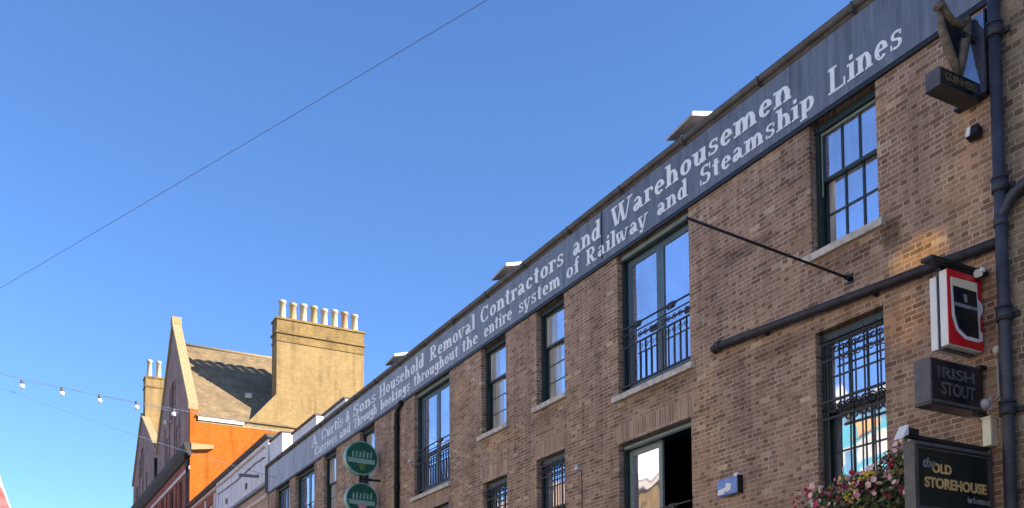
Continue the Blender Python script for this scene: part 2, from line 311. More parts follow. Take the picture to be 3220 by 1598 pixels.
# ------------------------------------------------------------------ lettering: slab serif alphabet drawn with strokes
SW, TH, SE = 0.33, 0.15, 0.13
def GL():
    V = lambda x, a, b, w_=SW: ('r', x, a, x + w_, b)
    H = lambda a, b, y, t=SE: ('r', a, y, b, y + t)
    A = lambda cx, cy, rx, ry, a0=0, a1=360, ws=SW * 0.92, wt=TH: ('a', cx, cy, rx, ry, a0, a1, ws, wt)
    D = lambda x0, y0, x1, y1, w_: ('d', x0, y0, x1, y1, w_)
    g = {}
    g['a'] = (1.0, [A(.40, .70, .33, .31, 0, 165, .2), V(.50, .08, .74), A(.36, .28, .34, .30), H(.72, .98, 0)])
    g['b'] = (1.05, [V(.08, 0, 1.55), A(.56, .5, .43, .51), H(-.08, .12, 1.44)])
    g['c'] = (.92, [A(.48, .5, .44, .51, 35, 325), V(.66, .62, .82, .2)])
    g['d'] = (1.1, [A(.46, .5, .43, .51), V(.66, 0, 1.55), H(.48, .70, 1.44), H(.9, 1.08, 0)])
    g['e'] = (.95, [A(.47, .5, .44, .51, 0, 318), H(.2, .9, .46)])
    g['f'] = (.72, [V(.16, 0, 1.2), A(.5, 1.2, .34, .36, 40, 180, .26), H(0, .62, .89), H(0, .6, 0)])
    g['g'] = (1.0, [A(.44, .6, .38, .41), V(.62, -.15, 1.0), A(.45, -.15, .42, .3, 180, 360), H(.8, 1.0, .9)])
    g['h'] = (1.12, [V(.1, 0, 1.55), A(.56, .6, .4, .42, 0, 180), V(.70, 0, .62), H(-.03, .5, 0), H(.6, 1.1, 0), H(-.05, .12, 1.44)])
    g['i'] = (.55, [V(.12, 0, 1.0), V(.13, 1.2, 1.48, .25), H(-.02, .53, 0), H(-.04, .14, .89)])
    g['k'] = (1.05, [V(.1, 0, 1.55), D(.36, .45, .82, 1.0, .14), D(.42, .55, .78, 0, .28), H(-.03, .48, 0), H(.7, 1.08, 0), H(.6, 1.0, .89)])
    g['l'] = (.55, [V(.12, 0, 1.55), H(-.02, .53, 0), H(-.04, .14, 1.44)])
    g['m'] = (1.65, [V(.1, 0, 1.0), A(.53, .6, .37, .42, 0, 180), V(.64, 0, .62), A(1.07, .6, .37, .42, 0, 180), V(1.18, 0, .62), H(-.03, .48, 0), H(.58, .98, 0), H(1.1, 1.6, 0), H(-.05, .12, .89)])
    g['n'] = (1.12, [V(.1, 0, 1.0), A(.56, .6, .4, .42, 0, 180), V(.70, 0, .62), H(-.03, .5, 0), H(.6, 1.1, 0), H(-.05, .12, .89)])
    g['o'] = (1.0, [A(.5, .5, .46, .51)])
    g['p'] = (1.08, [V(.1, -.42, 1.0), A(.58, .5, .43, .51), H(-.03, .5, -.42), H(-.05, .12, .89)])
    g['r'] = (.82, [V(.1, 0, 1.0), A(.52, .62, .34, .38, 40, 180, .16), V(.6, .66, .88, .2), H(-.03, .52, 0), H(-.05, .12, .89)])
    g['s'] = (.86, [A(.43, .74, .34, .27, 40, 262, .2, .13), A(.43, .28, .37, .29, -140, 98, .22, .13), V(.66, .68, .95, .1), V(.06, .05, .34, .1)])
    g['t'] = (.72, [V(.16, .2, 1.35), H(0, .64, .89), A(.43, .25, .27, .26, 180, 320, .26)])
    g['u'] = (1.12, [V(.1, .35, 1.0), A(.48, .38, .38, .39, 180, 360), V(.68, 0, 1.0), H(-.05, .12, .89), H(.54, .7, .89), H(.9, 1.08, 0)])
    g['v'] = (1.05, [D(.08, 1, .38, 0, .27), D(.84, 1, .5, 0, .12), H(-.05, .46, .89), H(.66, 1.06, .89)])
    g['w'] = (1.5, [D(.08, 1, .32, 0, .25), D(.66, 1, .42, 0, .11), D(.62, 1, .86, 0, .25), D(1.3, 1, 1.0, 0, .11), H(-.05, .46, .89), H(1.1, 1.5, .89)])
    g['y'] = (1.05, [D(.08, 1, .38, 0, .27), D(.86, 1, .36, -.42, .13), H(-.05, .46, .89), H(.68, 1.08, .89), V(.12, -.42, -.18, .2)])
    g['A'] = (1.5, [D(.62, 1.5, .12, 0, .11), D(.60, 1.5, 1.04, 0, .3), H(.32, 1.0, .42), H(-.04, .42, 0), H(.9, 1.5, 0)])
    g['C'] = (1.35, [A(.68, .75, .64, .77, 40, 320, .31, .12), V(1.1, .98, 1.5, .1), V(1.1, .1, .42, .1)])
    g['H'] = (1.6, [V(.16, 0, 1.5, .31), V(1.08, 0, 1.5, .31), H(.3, 1.2, .7), H(0, .62, 0), H(.92, 1.54, 0), H(0, .62, 1.39), H(.92, 1.54, 1.39)])
    g['L'] = (1.35, [V(.16, 0, 1.5, .31), H(0, 1.24, 0, .12), H(0, .64, 1.39), V(1.14, 0, .5, .12)])
    g['R'] = (1.5, [V(.16, 0, 1.5, .31), A(.66, 1.09, .5, .42, -90, 90, .31, .12), H(0, .7, 1.38, .12), H(.3, .7, .67), D(.62, .75, 1.06, 0, .32), H(0, .62, 0), H(1.0, 1.45, 0)])
    g['S'] = (1.2, [A(.6, 1.1, .48, .42, 35, 262, .28, .13), A(.6, .42, .5, .44, -140, 98, .3, .13), V(.98, 1.0, 1.5, .1), V(.08, .02, .5, .1)])
    g['T'] = (1.35, [V(.52, 0, 1.5, .31), H(.02, 1.32, 1.38, .12), H(.34, 1.0, 0), V(.02, 1.05, 1.45, .1), V(1.22, 1.05, 1.45, .1)])
    g['W'] = (2.1, [D(.14, 1.5, .5, 0, .31), D(.96, 1.5, .66, 0, .12), D(.9, 1.5, 1.26, 0, .31), D(1.86, 1.5, 1.44, 0, .12), H(-.04, .6, 1.39), H(.75, 1.3, 1.39), H(1.6, 2.1, 1.39)])
    g['&'] = (1.35, [A(.5, 1.15, .32, .37, 0, 360, .22), A(.48, .4, .46, .42, 0, 360, .28), D(.4, 1.0, 1.0, 0, .28), D(1.12, .8, .85, .1, .12)])
    return g
GLY = GL()
def word(mb, text, X0, X1, zb, xh, yf, dy=0.0005, th=0.006):
    tot = sum(GLY[c][0] + .1 for c in text) - .1; sx = (X1 - X0) / tot; x = X0; n = 0
    jit = lambda: random.uniform(-.012, .012)
    for c in text:
        adv, st = GLY[c]; jz = zb + random.uniform(-.006, .006)
        for q in st:
            y = yf - n * dy % 0.006; n += 1
            if q[0] == 'r':
                _, a, b, c2, d = q; poly = [(a, b), (c2, b), (c2, d), (a, d)]; polys = [poly]
            elif q[0] == 'd':
                _, a, b, c2, d, ww = q; polys = [[(a - ww / 2, b), (a + ww / 2, b), (c2 + ww / 2, d), (c2 - ww / 2, d)]]
            else:
                _, cx, cy, rx, ry, a0, a1, ws, wt = q; N = max(6, int((a1 - a0) / 18)); polys = []
                for i in range(N):
                    t0 = math.radians(a0 + (a1 - a0) * i / N); t1 = math.radians(a0 + (a1 - a0) * (i + 1) / N)
                    ix, iy = rx - ws, ry - wt
                    polys.append([(cx + rx * math.cos(t0), cy + ry * math.sin(t0)), (cx + rx * math.cos(t1), cy + ry * math.sin(t1)), (cx + ix * math.cos(t1), cy + iy * math.sin(t1)), (cx + ix * math.cos(t0), cy + iy * math.sin(t0))])
            for p in polys:
                b = [(x + px * sx, jz + pz * xh) for px, pz in p]
                mb.add([(px, y - th, pz) for px, pz in b] + [(px, y + 0.004, pz) for px, pz in b], [(0, 1, 2, 3), (0, 4, 5, 1), (1, 5, 6, 2), (2, 6, 7, 3), (3, 7, 4, 0)])
        x += (adv + .1) * sx

def sans_text(name, text, mat, parent, p0, p1, z0, z1, X, bold=0.02, shear=0.0):
    """text on a face that looks along +X; runs from Y=p0 to Y=p1"""
    cu = bpy.data.curves.new(name, 'FONT'); cu.body = text; cu.size = 1; cu.extrude = 0.004; cu.offset = bold; cu.shear = shear
    tmp = bpy.data.objects.new(name + '_c', cu); COL.objects.link(tmp)
    dg = bpy.context.evaluated_depsgraph_get(); me = bpy.data.meshes.new_from_object(tmp.evaluated_get(dg))
    xs = [v.co.x for v in me.vertices]; ys = [v.co.y for v in me.vertices]
    ax, bx, ay, by = min(xs), max(xs), min(ys), max(ys)
    for v in me.vertices:
        u = (v.co.x - ax) / (bx - ax); t = (v.co.y - ay) / (by - ay); d = v.co.z
        v.co = Vector((X + 0.004 + d, p0 + (p1 - p0) * u, z0 + (z1 - z0) * t))
    me.materials.clear(); me.materials.append(MT[mat])
    bpy.data.objects.remove(tmp)
    o = bpy.data.objects.new(name, me); COL.objects.link(o)
    if parent is not None: o.parent = parent; o.matrix_parent_inverse = wm(parent).inverted()
    return o

# ------------------------------------------------------------------ setting
MB().add([(-600, -600, 0), (600, -600, 0), (600, 600, 0), (-600, 600, 0)], [(0, 1, 2, 3)]).build('ground', 'ground')['kind'] = 'structure'

def wall_mesh(mb, x0, x1, z0, z1, openings, yf, depth, back=None):
    xs = sorted({x0, x1} | {v for o in openings for v in o[:2]}); zs = sorted({z0, z1} | {v for o in openings for v in o[2:4]})
    hole = lambda a, b: any(o[0] - 1e-6 <= a <= o[1] + 1e-6 and o[2] - 1e-6 <= b <= o[3] + 1e-6 for o in openings)
    for i in range(len(xs) - 1):
        for j in range(len(zs) - 1):
            if hole((xs[i] + xs[i + 1]) / 2, (zs[j] + zs[j + 1]) / 2): continue
            mb.add([(xs[i], yf, zs[j]), (xs[i + 1], yf, zs[j]), (xs[i + 1], yf, zs[j + 1]), (xs[i], yf, zs[j + 1])], [(0, 1, 2, 3)])
    for a, b, c, d in [o[:4] for o in openings]:
        mb.add([(a, yf, c), (a, yf, d), (a, yf + depth, d), (a, yf + depth, c)], [(0, 1, 2, 3)])
        mb.add([(b, yf, c), (b, yf, d), (b, yf + depth, d), (b, yf + depth, c)], [(3, 2, 1, 0)])
        mb.add([(a, yf, c), (b, yf, c), (b, yf + depth, c), (a, yf + depth, c)], [(0, 1, 2, 3)])
        mb.add([(a, yf, d), (b, yf, d), (b, yf + depth, d), (a, yf + depth, d)], [(3, 2, 1, 0)])

# ------------------------------------------------------------------ the brick warehouse
WH = thing('brick_warehouse', (-23, 0, 0), 'long brown brick warehouse with navy sign board under its eaves', 'building')
ZH = 9.62
UPW = [(-9.72, -8.55, 7.74, ZH), (-14.5, -12.42, 7.0, ZH), (-17.48, -16.36, 7.57, ZH), (-20.06, -18.85, 7.55, ZH), (-24.12, -21.85, 6.80, ZH), (-28.45, -27.15, 7.1, ZH), (-32.1, -30.75, 7.1, ZH), (-35.5, -33.15, 7.1, ZH), (-38.3, -36.3, 7.1, ZH)]
LOW = [(-9.70, -8.52, 4.25, 6.58), (-14.52, -12.43, 3.4, 6.08), (-17.52, -16.38, 4.2, 6.42), (-20.01, -18.83, 4.2, 6.39), (-24.1, -21.9, 4.0, 6.3), (-28.4, -27.1, 4.2, 6.35), (-32.1, -30.8, 4.2, 6.35), (-35.5, -33.2, 4.2, 6.35)]
XR, XL = -6.86, -39.4
mb = MB(); wall_mesh(mb, XL, XR, 0, 10.66, UPW + LOW, 0, 0.34)
mb.add([(XL, 0, 0), (XL, 9, 0), (XL, 9, 10.66), (XL, 0, 10.66)], [(0, 1, 2, 3)])
mb.add([(XR, 0, 0), (XR, 9, 0), (XR, 9, 10.66), (XR, 0, 10.66)], [(3, 2, 1, 0)])
mb.add([(XL, 9, 0), (XR, 9, 0), (XR, 9, 10.66), (XL, 9, 10.66)], [(3, 2, 1, 0)])
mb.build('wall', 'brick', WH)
for zz in (10.795,): MB().box(XL, XR, -.01, .35, 10.745, 10.80).build('eaves_flashing', 'lead', WH)
MB().box(XL, XR, 0.0, 9.0, 10.662, 10.74).build('roof', 'roof', WH)
# sign board + lettering
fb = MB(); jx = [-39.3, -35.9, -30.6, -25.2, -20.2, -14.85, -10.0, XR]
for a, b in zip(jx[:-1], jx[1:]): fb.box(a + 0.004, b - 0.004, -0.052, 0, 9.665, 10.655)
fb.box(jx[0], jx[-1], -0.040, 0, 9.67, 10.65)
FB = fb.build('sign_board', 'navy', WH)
MB().box(XL + .02, XR, -0.045, 0, 9.60, 9.66).build('batten', 'black', WH)  # black strip drawn in as the shadow line under the sign board
lt = MB()
for t_, a, b in [('Warehousemen', -14.56, -9.98), ('and', -15.91, -14.92), ('Contractors', -19.99, -16.24), ('Removal', -22.92, -20.27), ('Household', -26.61, -23.30), ('Sons', -28.90, -26.9), ('&', -29.62, -29.17), ('Curtis', -32.17, -29.85), ('A', -33.28, -32.55)]:
    word(lt, t_, a, b, 10.165, 0.242, -0.055)
for t_, a, b in [('Steamship', -12.05, -9.54), ('and', -13.18, -12.35), ('Railway', -15.44, -13.45), ('of', -16.17, -15.68), ('system', -18.14, -16.39), ('entire', -19.80, -18.43), ('the', -20.97, -20.11), ('throughout', -24.0, -21.2), ('bookings', -26.5, -24.28), ('Through', -28.85, -26.8), ('and', -30.2, -29.15), ('Carriers', -32.9, -30.5)]:
    word(lt, t_, a, b, 9.785, 0.205, -0.055)
word(lt, 'Lines', -9.29, -8.05, 9.80, 0.24, -0.055)
lt.build('lettering', 'letter', FB)
MB().box(-14.90, -14.885, -0.07, -0.05, 9.72, 10.62).build('conduit', 'black', FB)
g = MB()
g.prism([(0.0, 10.66), (-0.055, 10.66), (-0.085, 10.70), (-0.11, 10.70), (-0.135, 10.72), (-0.15, 10.77), (-0.15, 10.79), (0.0, 10.79)], 0, XL - .03, XR)
for xx in [XL + 1.8 * i for i in range(1, 18)]: g.box(xx, xx + 0.035, -0.16, 0.0, 10.655, 10.80)
g.build('gutter', 'gutter', WH)
MB().box(XL - .045, XL - .032, -0.15, 0.0, 9.66, 10.79).build('gutter_end', 'lead', WH)
# soldier course arches over the lower windows
for (a, b, c, d) in LOW[1:]:
    MB().prism([(a - .02, d), (b + .02, d), (b + .14, d + .34), (a - .14, d + .34)], 1, -0.004, 0.02).build('brick_arch', 'soldier', WH)

def rail_bars(mb, x0, x1, z0, z1, n, y, r=0.011):
    for i in range(n):
        x = x0 + (x1 - x0) * (i + .5) / n; mb.box(x - r, x + r, y - r, y + r, z0, z1)
def scroll(mb, cx, y, cz, r, flip=1, rr=0.009, n=14, turns=1.35):
    pts = []
    for i in range(n + 1):
        t = i / n; a = t * turns * 2 * PI; q = r * (1 - 0.6 * t)
        pts.append((cx + flip * q * math.cos(a), y, cz + q * math.sin(a)))
    mb.tube(pts, rr, 5)

def window(a, b, c, d, kind):
    """opening a..b, c..d; timber frame sits 0.12-0.30 m back in the reveal"""
    fr = MB(); y0, y1 = 0.12, 0.33
    fw = 0.065
    fr.box(a, a + fw, y0, y1, c, d - .06); fr.box(b - fw, b, y0, y1, c, d - .06)
    fr.box(a, b, y0 - .02, y1, d - .06 - fw, d - .02); fr.box(a, b, y0, y1, c, c + .05)
    ia, ib, ic, id_ = a + fw, b - fw, c + .05, d - .06 - fw
    W = fr.build('window', 'green', WH)
    sl = MB()
    sl.prism([(-0.075, c - .13), (0.12, c - .13), (0.12, c + .012), (-0.06, c - .02), (-0.075, c - .03)], 0, a - .12, b + .10)
    sl.build('sill', 'stone', W)
    s1 = MB(); gl = MB(); t = 0.045
    def leaf(s, x0, x1, z0, z1, y, nx, nz, mun=0.022, t=t, tb=None, cur=0):
        tb = tb or t
        s.box(x0, x0 + t, y, y + .045, z0, z1); s.box(x1 - t, x1, y, y + .045, z0, z1)
        s.box(x0 + t, x1 - t, y, y + .045, z0, z0 + tb); s.box(x0 + t, x1 - t, y, y + .045, z1 - t, z1)
        for i in range(1, nx):
            x = x0 + t + (x1 - x0 - 2 * t) * i / nx; s.box(x - mun / 2, x + mun / 2, y + .005, y + .04, z0 + tb, z1 - t)
        for i in range(1, nz):
            z = z0 + tb + (z1 - z0 - t - tb) * i / nz; s.box(x0 + t, x1 - t, y + .008, y + .036, z - mun / 2, z + mun / 2)
        xm = x0 + t + (x1 - x0 - 2 * t) * cur
        if cur: gl.cur = 1; gl.box(x0 + t - .005, xm, y + .022, y + .030, z0 + tb - .005, z1 - t + .005); gl.cur = 0
        gl.box(xm + .0005 if cur else x0 + t - .005, x1 - t + .005, y + .022, y + .030, z0 + tb - .005, z1 - t + .005)
    smat = 'green'
    if kind == 'sash3':
        zm = c + (d - c) * 0.56
        leaf(s1, ia + .01, ib - .01, zm - .02, id_, 0.17, 3, 1, .03)
        s2 = MB(); leaf(s2, ia + .01, ib - .01, ic, zm + .02, 0.225, 3, 2, .03, cur=.12)
        s2.build('lower_sash', 'green', W)
    elif kind == 'sash34':
        zm = c + (d - c) * 0.52
        leaf(s1, ia + .01, ib - .01, zm - .02, id_, 0.17, 3, 2, .022)
        s2 = MB(); leaf(s2, ia + .01, ib - .01, ic, zm + .02, 0.225, 3, 2, .022); s2.build('lower_sash', 'green', W)
    elif kind == 'sash2':
        zm = c + (d - c) * 0.60
        leaf(s1, ia + .01, ib - .01, zm - .02, id_, 0.17, 1, 1, .028, cur=.48)
        s2 = MB(); leaf(s2, ia + .01, ib - .01, ic, zm + .02, 0.225, 1, 3, .016, cur=.55); s2.build('lower_sash', 'green', W)
    elif kind == 'french':
        m = (ia + ib) / 2; smat = 'slateblue'
        leaf(s1, ia + .01, m - .003, ic, id_, 0.2, 1, 1, t=.10, tb=.13); leaf(s1, m + .003, ib - .01, ic, id_, 0.2, 1, 1, t=.10, tb=.13)
    elif kind == 'french2':
        m = (ia + ib) / 2; smat = 'slateblue'
        leaf(s1, ia + .01, m - .003, ic, id_, 0.2, 1, 1, t=.09, tb=.13); leaf(s1, m + .003, ib - .01, ic, id_, 0.2, 1, 1, t=.09, tb=.13)
        s1.box(ia, ib, .185, .26, c + (d - c) * .36, c + (d - c) * .36 + .09)
    elif kind == 'open':
        m = (ia + ib) / 2; smat = 'greenlight'
        leaf(s1, ia + .01, m - .003, ic, id_, 0.2, 1, 1, t=.10, tb=.13)
        # the right leaf is folded back into the room
        s2 = MB(); s2.box(ib - .06, ib - .01, .36, .36 + (m - ia), ic, ic + .12); s2.box(ib - .06, ib - .01, .36, .36 + (m - ia), id_ - .1, id_)
        s2.box(ib - .06, ib - .01, .36, .46, ic + .12, id_ - .1); s2.box(ib - .06, ib - .01, .26 + (m - ia), .36 + (m - ia), ic + .12, id_ - .1)
        s2.build('open_leaf', 'green', W)
    s1.build('sash', smat, W); gl.build('pane', ['glass', 'glasscurtain'], W)
    return W, (ia, ib, ic, id_)

kinds_up = ['sash3', 'french', 'sash2', 'sash2', 'french2', 'sash2', 'sash2', 'french2', 'french2']
kinds_lo = ['sash34', 'open', 'sash34', 'sash34', 'french2', 'sash2', 'sash2', 'french2']
WU = [window(*o, kd) for o, kd in zip(UPW, kinds_up)]
WL = [window(*o, kd) for o, kd in zip(LOW, kinds_lo)]
# pale lining strip on the first sash
Wf, (ia, ib, ic, id_) = WU[0]
MB().box(ia + .008, ia + .03, .155, .168, ic + .78, id_).box(ia + .03, ib, .15, .168, id_ - .045, id_ - .01).build('staff_bead', 'greenlight', Wf)
# light weather bars above the french doors
for i in (1, 4):
    Wf, (ia, ib, ic, id_) = WU[i]; MB().box(ia - .02, ib + .02, .07, .12, id_ + .02, id_ + .10).build('drip_rail', 'greenlight', Wf)
Wf, (ia, ib, ic, id_) = WL[1]; MB().box(ia - .02, ib + .02, .09, .12, id_ + .03, id_ + .07).build('drip_rail', 'greenlight', Wf)
# black room behind the open leaf
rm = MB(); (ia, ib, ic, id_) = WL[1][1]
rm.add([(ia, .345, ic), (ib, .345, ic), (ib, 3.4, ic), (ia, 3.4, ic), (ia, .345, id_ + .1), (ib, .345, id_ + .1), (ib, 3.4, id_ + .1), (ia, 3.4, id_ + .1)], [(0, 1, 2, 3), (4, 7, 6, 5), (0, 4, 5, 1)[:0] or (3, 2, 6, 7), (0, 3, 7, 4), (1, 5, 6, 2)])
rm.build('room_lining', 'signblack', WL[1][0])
# iron balconettes
def balconette(W, a, b, zb, zt, n, y=0.03):
    m = MB(); m.box(a, b, y - .014, y + .014, zt - .012, zt + .012); m.box(a, b, y - .010, y + .010, zt - .14, zt - .122)
    m.box(a, b, y - .012, y + .012, zt - .36, zt - .34); m.box(a, b, y - .014, y + .014, zb, zb + .025)
    rail_bars(m, a, b, zb, zt - .34, n, y)
    for i in range(n):
        x = a + (b - a) * (i + .5) / n; scroll(m, x, y, zt - .24, .062, 1 if i % 2 else -1, .008)
    for q in (.25, .75):
        x = a + (b - a) * q
        for s_ in (-1, 1): scroll(m, x + s_ * .07, y, zt - .03, .06, s_, .015)
        m.box(x - .05, x + .05, y - .02, y + .02, zt - .07, zt + .03)
    return m.build('balcony_rail', 'black', W)
balconette(WU[1][0], -14.42, -12.46, 7.09, 8.17, 12)
balconette(WU[4][0], -24.05, -21.9, 6.9, 8.0, 14)
balconette(WL[1][0], -14.45, -12.5, 3.5, 4.70, 12)
for i in (7, 8): a, b, c, d = UPW[i]; balconette(WU[i][0], a + .05, b - .05, c + .1, c + 1.15, 12)
def grille(W, a, b, c, d, mid=True):
    m = MB(); y = 0.035; n = 5
    for z in (d - .12, d - .36): m.box(a, b, y - .012, y + .012, z - .012, z + .012)
    rail_bars(m, a, b, c, d - .12, n, y, .009)
    for i in range(n):
        x = a + (b - a) * (i + .5) / n
        for s_ in (-1, 1): scroll(m, x + s_ * .055, y, d - .24, .052, s_, .009)
        m.tube([(x, y, d - .12), (x, y, d - .04)], .012, 5, rads=[.014, .003])
    if mid:
        zc = c + (d - c) * .52
        for z in (zc - .12, zc + .12): m.box(a, b, y - .015, y + .015, z - .016, z + .016)
        for i in range(8):
            x = a + (b - a) * (i + .5) / 8; scroll(m, x, y, zc, .075, 1 if i % 2 else -1, .013)
    return m.build('iron_grille', 'black', W)
grille(WL[0][0], -9.62, -8.56, 4.3, 6.5)
grille(WL[2][0], -17.46, -16.42, 4.25, 6.36, False); grille(WL[3][0], -19.96, -18.87, 4.25, 6.33, False)
# pipes
p = MB(); px, py = -6.77, -0.11
p.tube([(px, py, 0), (px, py, 10.9)], 0.068, 16)
for z in (9.15, 7.32, 5.82, 4.73, 2.5):
    p.tube([(px, py, z - .07), (px, py, z + .07)], 0.088, 16); p.tube([(px, py, z + .075), (px, py, z + .10)], 0.096, 16); p.box(px - .13, px + .13, -0.04, 0.0, z - .03, z + .03)
p.tube([(px, py, 6.85), (px, py, 6.95)], .08, 16)
p.tube([(px, py, 6.95), (px + .05, py, 7.02), (px + .13, py, 7.13), (px + .26, py, 7.2), (px + .5, py, 7.24), (px + .8, py - .0, 7.3)], .062, 12)
p.build('drainpipe', 'pipe', WH)
p = MB(); p.tube([(-11.80, .03, 7.0), (-11.76, -.07, 7.0), (-11.66, -.1, 7.0), (-9.24, -.1, 6.84), (-6.8, -.1, 6.69)], 0.062, 14)
p.tube([(-11.64, -.1, 7.0), (-11.54, -.1, 6.993)], 0.072, 14)
p.build('waste_pipe', 'pipe2', WH)
p = MB(); p.tube([(-25.2, -.08, 0), (-25.2, -.08, 9.35), (-25.12, -.08, 9.5), (-24.85, -.08, 9.58)], 0.075, 12)
for z in (8.9, 7.2, 5.5): p.tube([(-25.2, -.08, z), (-25.2, -.08, z + .1)], .095, 12)
p.build('drainpipe', 'black', WH)
# opened roof windows sticking up behind the gutter
def hatch(xc):
    r = MB(); q = 0.68
    v = [(xc - q / 2, -.17, 10.90), (xc + q / 2, -.17, 10.98), (xc + q / 2, .34, 11.12), (xc - q / 2, .34, 11.04)]
    t = .045
    r.add([*v, *[(x, y, z + t) for x, y, z in v]], [(0, 1, 2, 3), (4, 7, 6, 5), (0, 4, 5, 1), (1, 5, 6, 2), (2, 6, 7, 3), (3, 7, 4, 0)])
    R = r.build('roof_window', 'hatch', WH)
    e = MB(); e.add([(v[1][0] + .002, v[1][1], v[1][2] - .01), (v[2][0] + .002, v[2][1], v[2][2] - .01), (v[2][0] + .002, v[2][1], v[2][2] + .06), (v[1][0] + .002, v[1][1], v[1][2] + .06),
               (v[1][0] + .03, v[1][1], v[1][2] - .01), (v[2][0] + .03, v[2][1], v[2][2] - .01), (v[2][0] + .03, v[2][1], v[2][2] + .06), (v[1][0] + .03, v[1][1], v[1][2] + .06)],
              [(0, 1, 2, 3), (4, 7, 6, 5), (0, 4, 5, 1), (1, 5, 6, 2), (2, 6, 7, 3), (3, 7, 4, 0)])
    e.box(xc - q / 2, xc + q / 2 + .03, .345, .37, 10.76, 11.20)
    e.box(xc + q / 2 - .02, xc + q / 2 + .03, .0, .345, 10.745, 10.86)
    e.build('frame', 'white', R)
for xc in (-12.42, -18.86, -25.5): hatch(xc)
def dormer(x0, x1, y0, y1, zt, dark=False):
    d = MB().box(x0, x1 - .02, y0, y1, 10.745, zt).build('dormer', 'render', WH)
    MB().box(x0 - .03, x1 + .03, y0 - .06, y1 + .05, zt + .002, zt + .07).build('dormer_roof', 'gutter' if dark else 'soffit', d)
    MB().box(x1 - .018, x1 + .012, y0 + .01, y1 - .02, 10.745, zt).build('cheek', 'white', d)
dormer(-39.3, -37.5, .02, .75, 11.72); dormer(-36.3, -33.3, .1, .85, 11.36); dormer(-32.5, -30.2, .12, .7, 11.14, True)

# ------------------------------------------------------------------ building right of the big pipe
RB = thing('brick_house', (0, 0, 0), 'olive grey brick house at the right edge beyond the thick drainpipe', 'building')
mb = MB(); wall_mesh(mb, XR + .004, 10, 0, 12.5, [(-3, -1.6, 4.2, 6.4), (2, 3.4, 4.2, 6.4), (-3, -1.6, 7.4, 9.5), (2, 3.4, 7.4, 9.5)], -.003, .3)
mb.add([(XR + .004, 0, 10.7), (XR + .004, 4.4, 10.7), (XR + .004, 4.4, 12.5), (XR + .004, 0, 12.5)], [(0, 1, 2, 3)]); mb.box(XR + .006, 9.99, 4.4, 4.5, 0, 12.5)
mb.build('wall', 'brick_side', RB)
MB().box(XR + .01, 10, 0.01, 4.49, 12.5, 12.6).build('roof', 'roof', RB)
for (a, b, c, d) in [(-3, -1.6, 4.2, 6.4), (2, 3.4, 4.2, 6.4), (-3, -1.6, 7.4, 9.5), (2, 3.4, 7.4, 9.5)]:
    m = MB(); m.box(a, a + .07, .1, .28, c, d); m.box(b - .07, b, .1, .28, c, d); m.box(a, b, .12, .26, (c + d) / 2 - .03, (c + d) / 2 + .03); m.box(a, b, .1, .28, d - .07, d); m.box(a, b, .1, .28, c, c + .07)
    f = m.build('window', 'green', RB); MB().box(a + .06, b - .06, .2, .21, c + .06, d - .06).build('pane', 'glass', f)

# ------------------------------------------------------------------ grey neighbour
NB = thing('rendered_house', (-48, 0, 0), 'pale grey rendered house between the brick warehouse and the orange wall', 'building')
nz = 11.95
gw = [(-53.9, -52.7, 9.2, 11.1), (-51.6, -50.4, 9.2, 11.1), (-44.9, -43.6, 7.2, 9.3), (-42.3, -41.0, 7.2, 9.3)]
mb = MB(); wall_mesh(mb, -49.2, XL - .06, 0, 10.12, gw[2:], 0, .2); mb.build('lower_wall', 'pinkbrick', NB)
mb = MB(); wall_mesh(mb, -56.75, -49.2, 0, nz, gw[:2], 0, .2); mb.build('bay_wall', 'redbrick', NB)
mb = MB(); mb.box(-49.2, XL - .06, -.02, .6, 10.13, nz - .02)
for x in (-48.1, -46.1, -44.2, -42.2, -40.6): mb.box(x, x + .06, -.035, -.02, 10.2, nz - .1)
mb.build('parapet', 'render', NB)
MB().box(-49.3, -48.9, -.06, -.021, 9.0, nz - .05).build('pilaster', 'render', NB)
for q_ in ((-50.0, -49.5), (-52.3, -52.0), (-55.2, -54.6)): MB().box(q_[0], q_[1], -.05, 0, 8.5, 11.5).build('pilaster', 'renderpink', NB)
MB().prism([(.62, nz), (-.06, nz), (-.16, nz + .1), (-.16, nz + .16), (.62, nz + .2)], 0, -56.75, XL + .1).build('coping', 'soffit', NB)
MB().prism([(.0, nz - .32), (-.1, nz - .28), (-.1, nz - .2), (0, nz - .2)], 0, -56.75, -40).build('string_course', 'renderpink', NB)
MB().prism([(0, 9.95), (-.14, 10.0), (-.14, 10.13), (0, 10.13)], 0, -56.6, XL - .07).build('string_course', 'lead', NB)
MB().prism([(0, 9.45), (-.10, 9.5), (-.10, 9.62), (0, 9.62)], 0, -49.2, XL - .07).build('string_course', 'renderpink', NB)
for (a, b, c, d) in gw:
    m = MB(); m.box(a, a + .08, .08, .18, c, d); m.box(b - .08, b, .08, .18, c, d); m.box(a, b, .08, .18, d - .08, d); m.box(a, b, .08, .18, c, c + .08); m.box(a, b, .1, .16, (c + d) / 2 - .03, (c + d) / 2 + .03)
    f = m.build('window', 'white', NB); MB().box(a + .07, b - .07, .13, .14, c + .07, d - .07).build('pane', 'glassdim', f)
MB().box(-56.74, -49.2, .62, 9, 11.0, 11.1).box(-49.2, XL - .07, .62, 9, 11.0, 11.1).build('roof', 'roof', NB)
MB().box(-56.7, XL - .1, 8.9, 9, 0, 11).build('rear_wall', 'pinkbrick', NB)
MB().tube([(-49.2, -.05, 11.3), (-45, -.05, 11.22), (-41.5, -.05, 11.3), (-39.9, -.05, 11.24)], .02, 6).build('cable', 'black', NB)
for xx in (-47.2, -43.3): MB().box(xx, xx + .3, -.06, -.02, 10.5, 10.75).build('vent', 'gutter', NB)
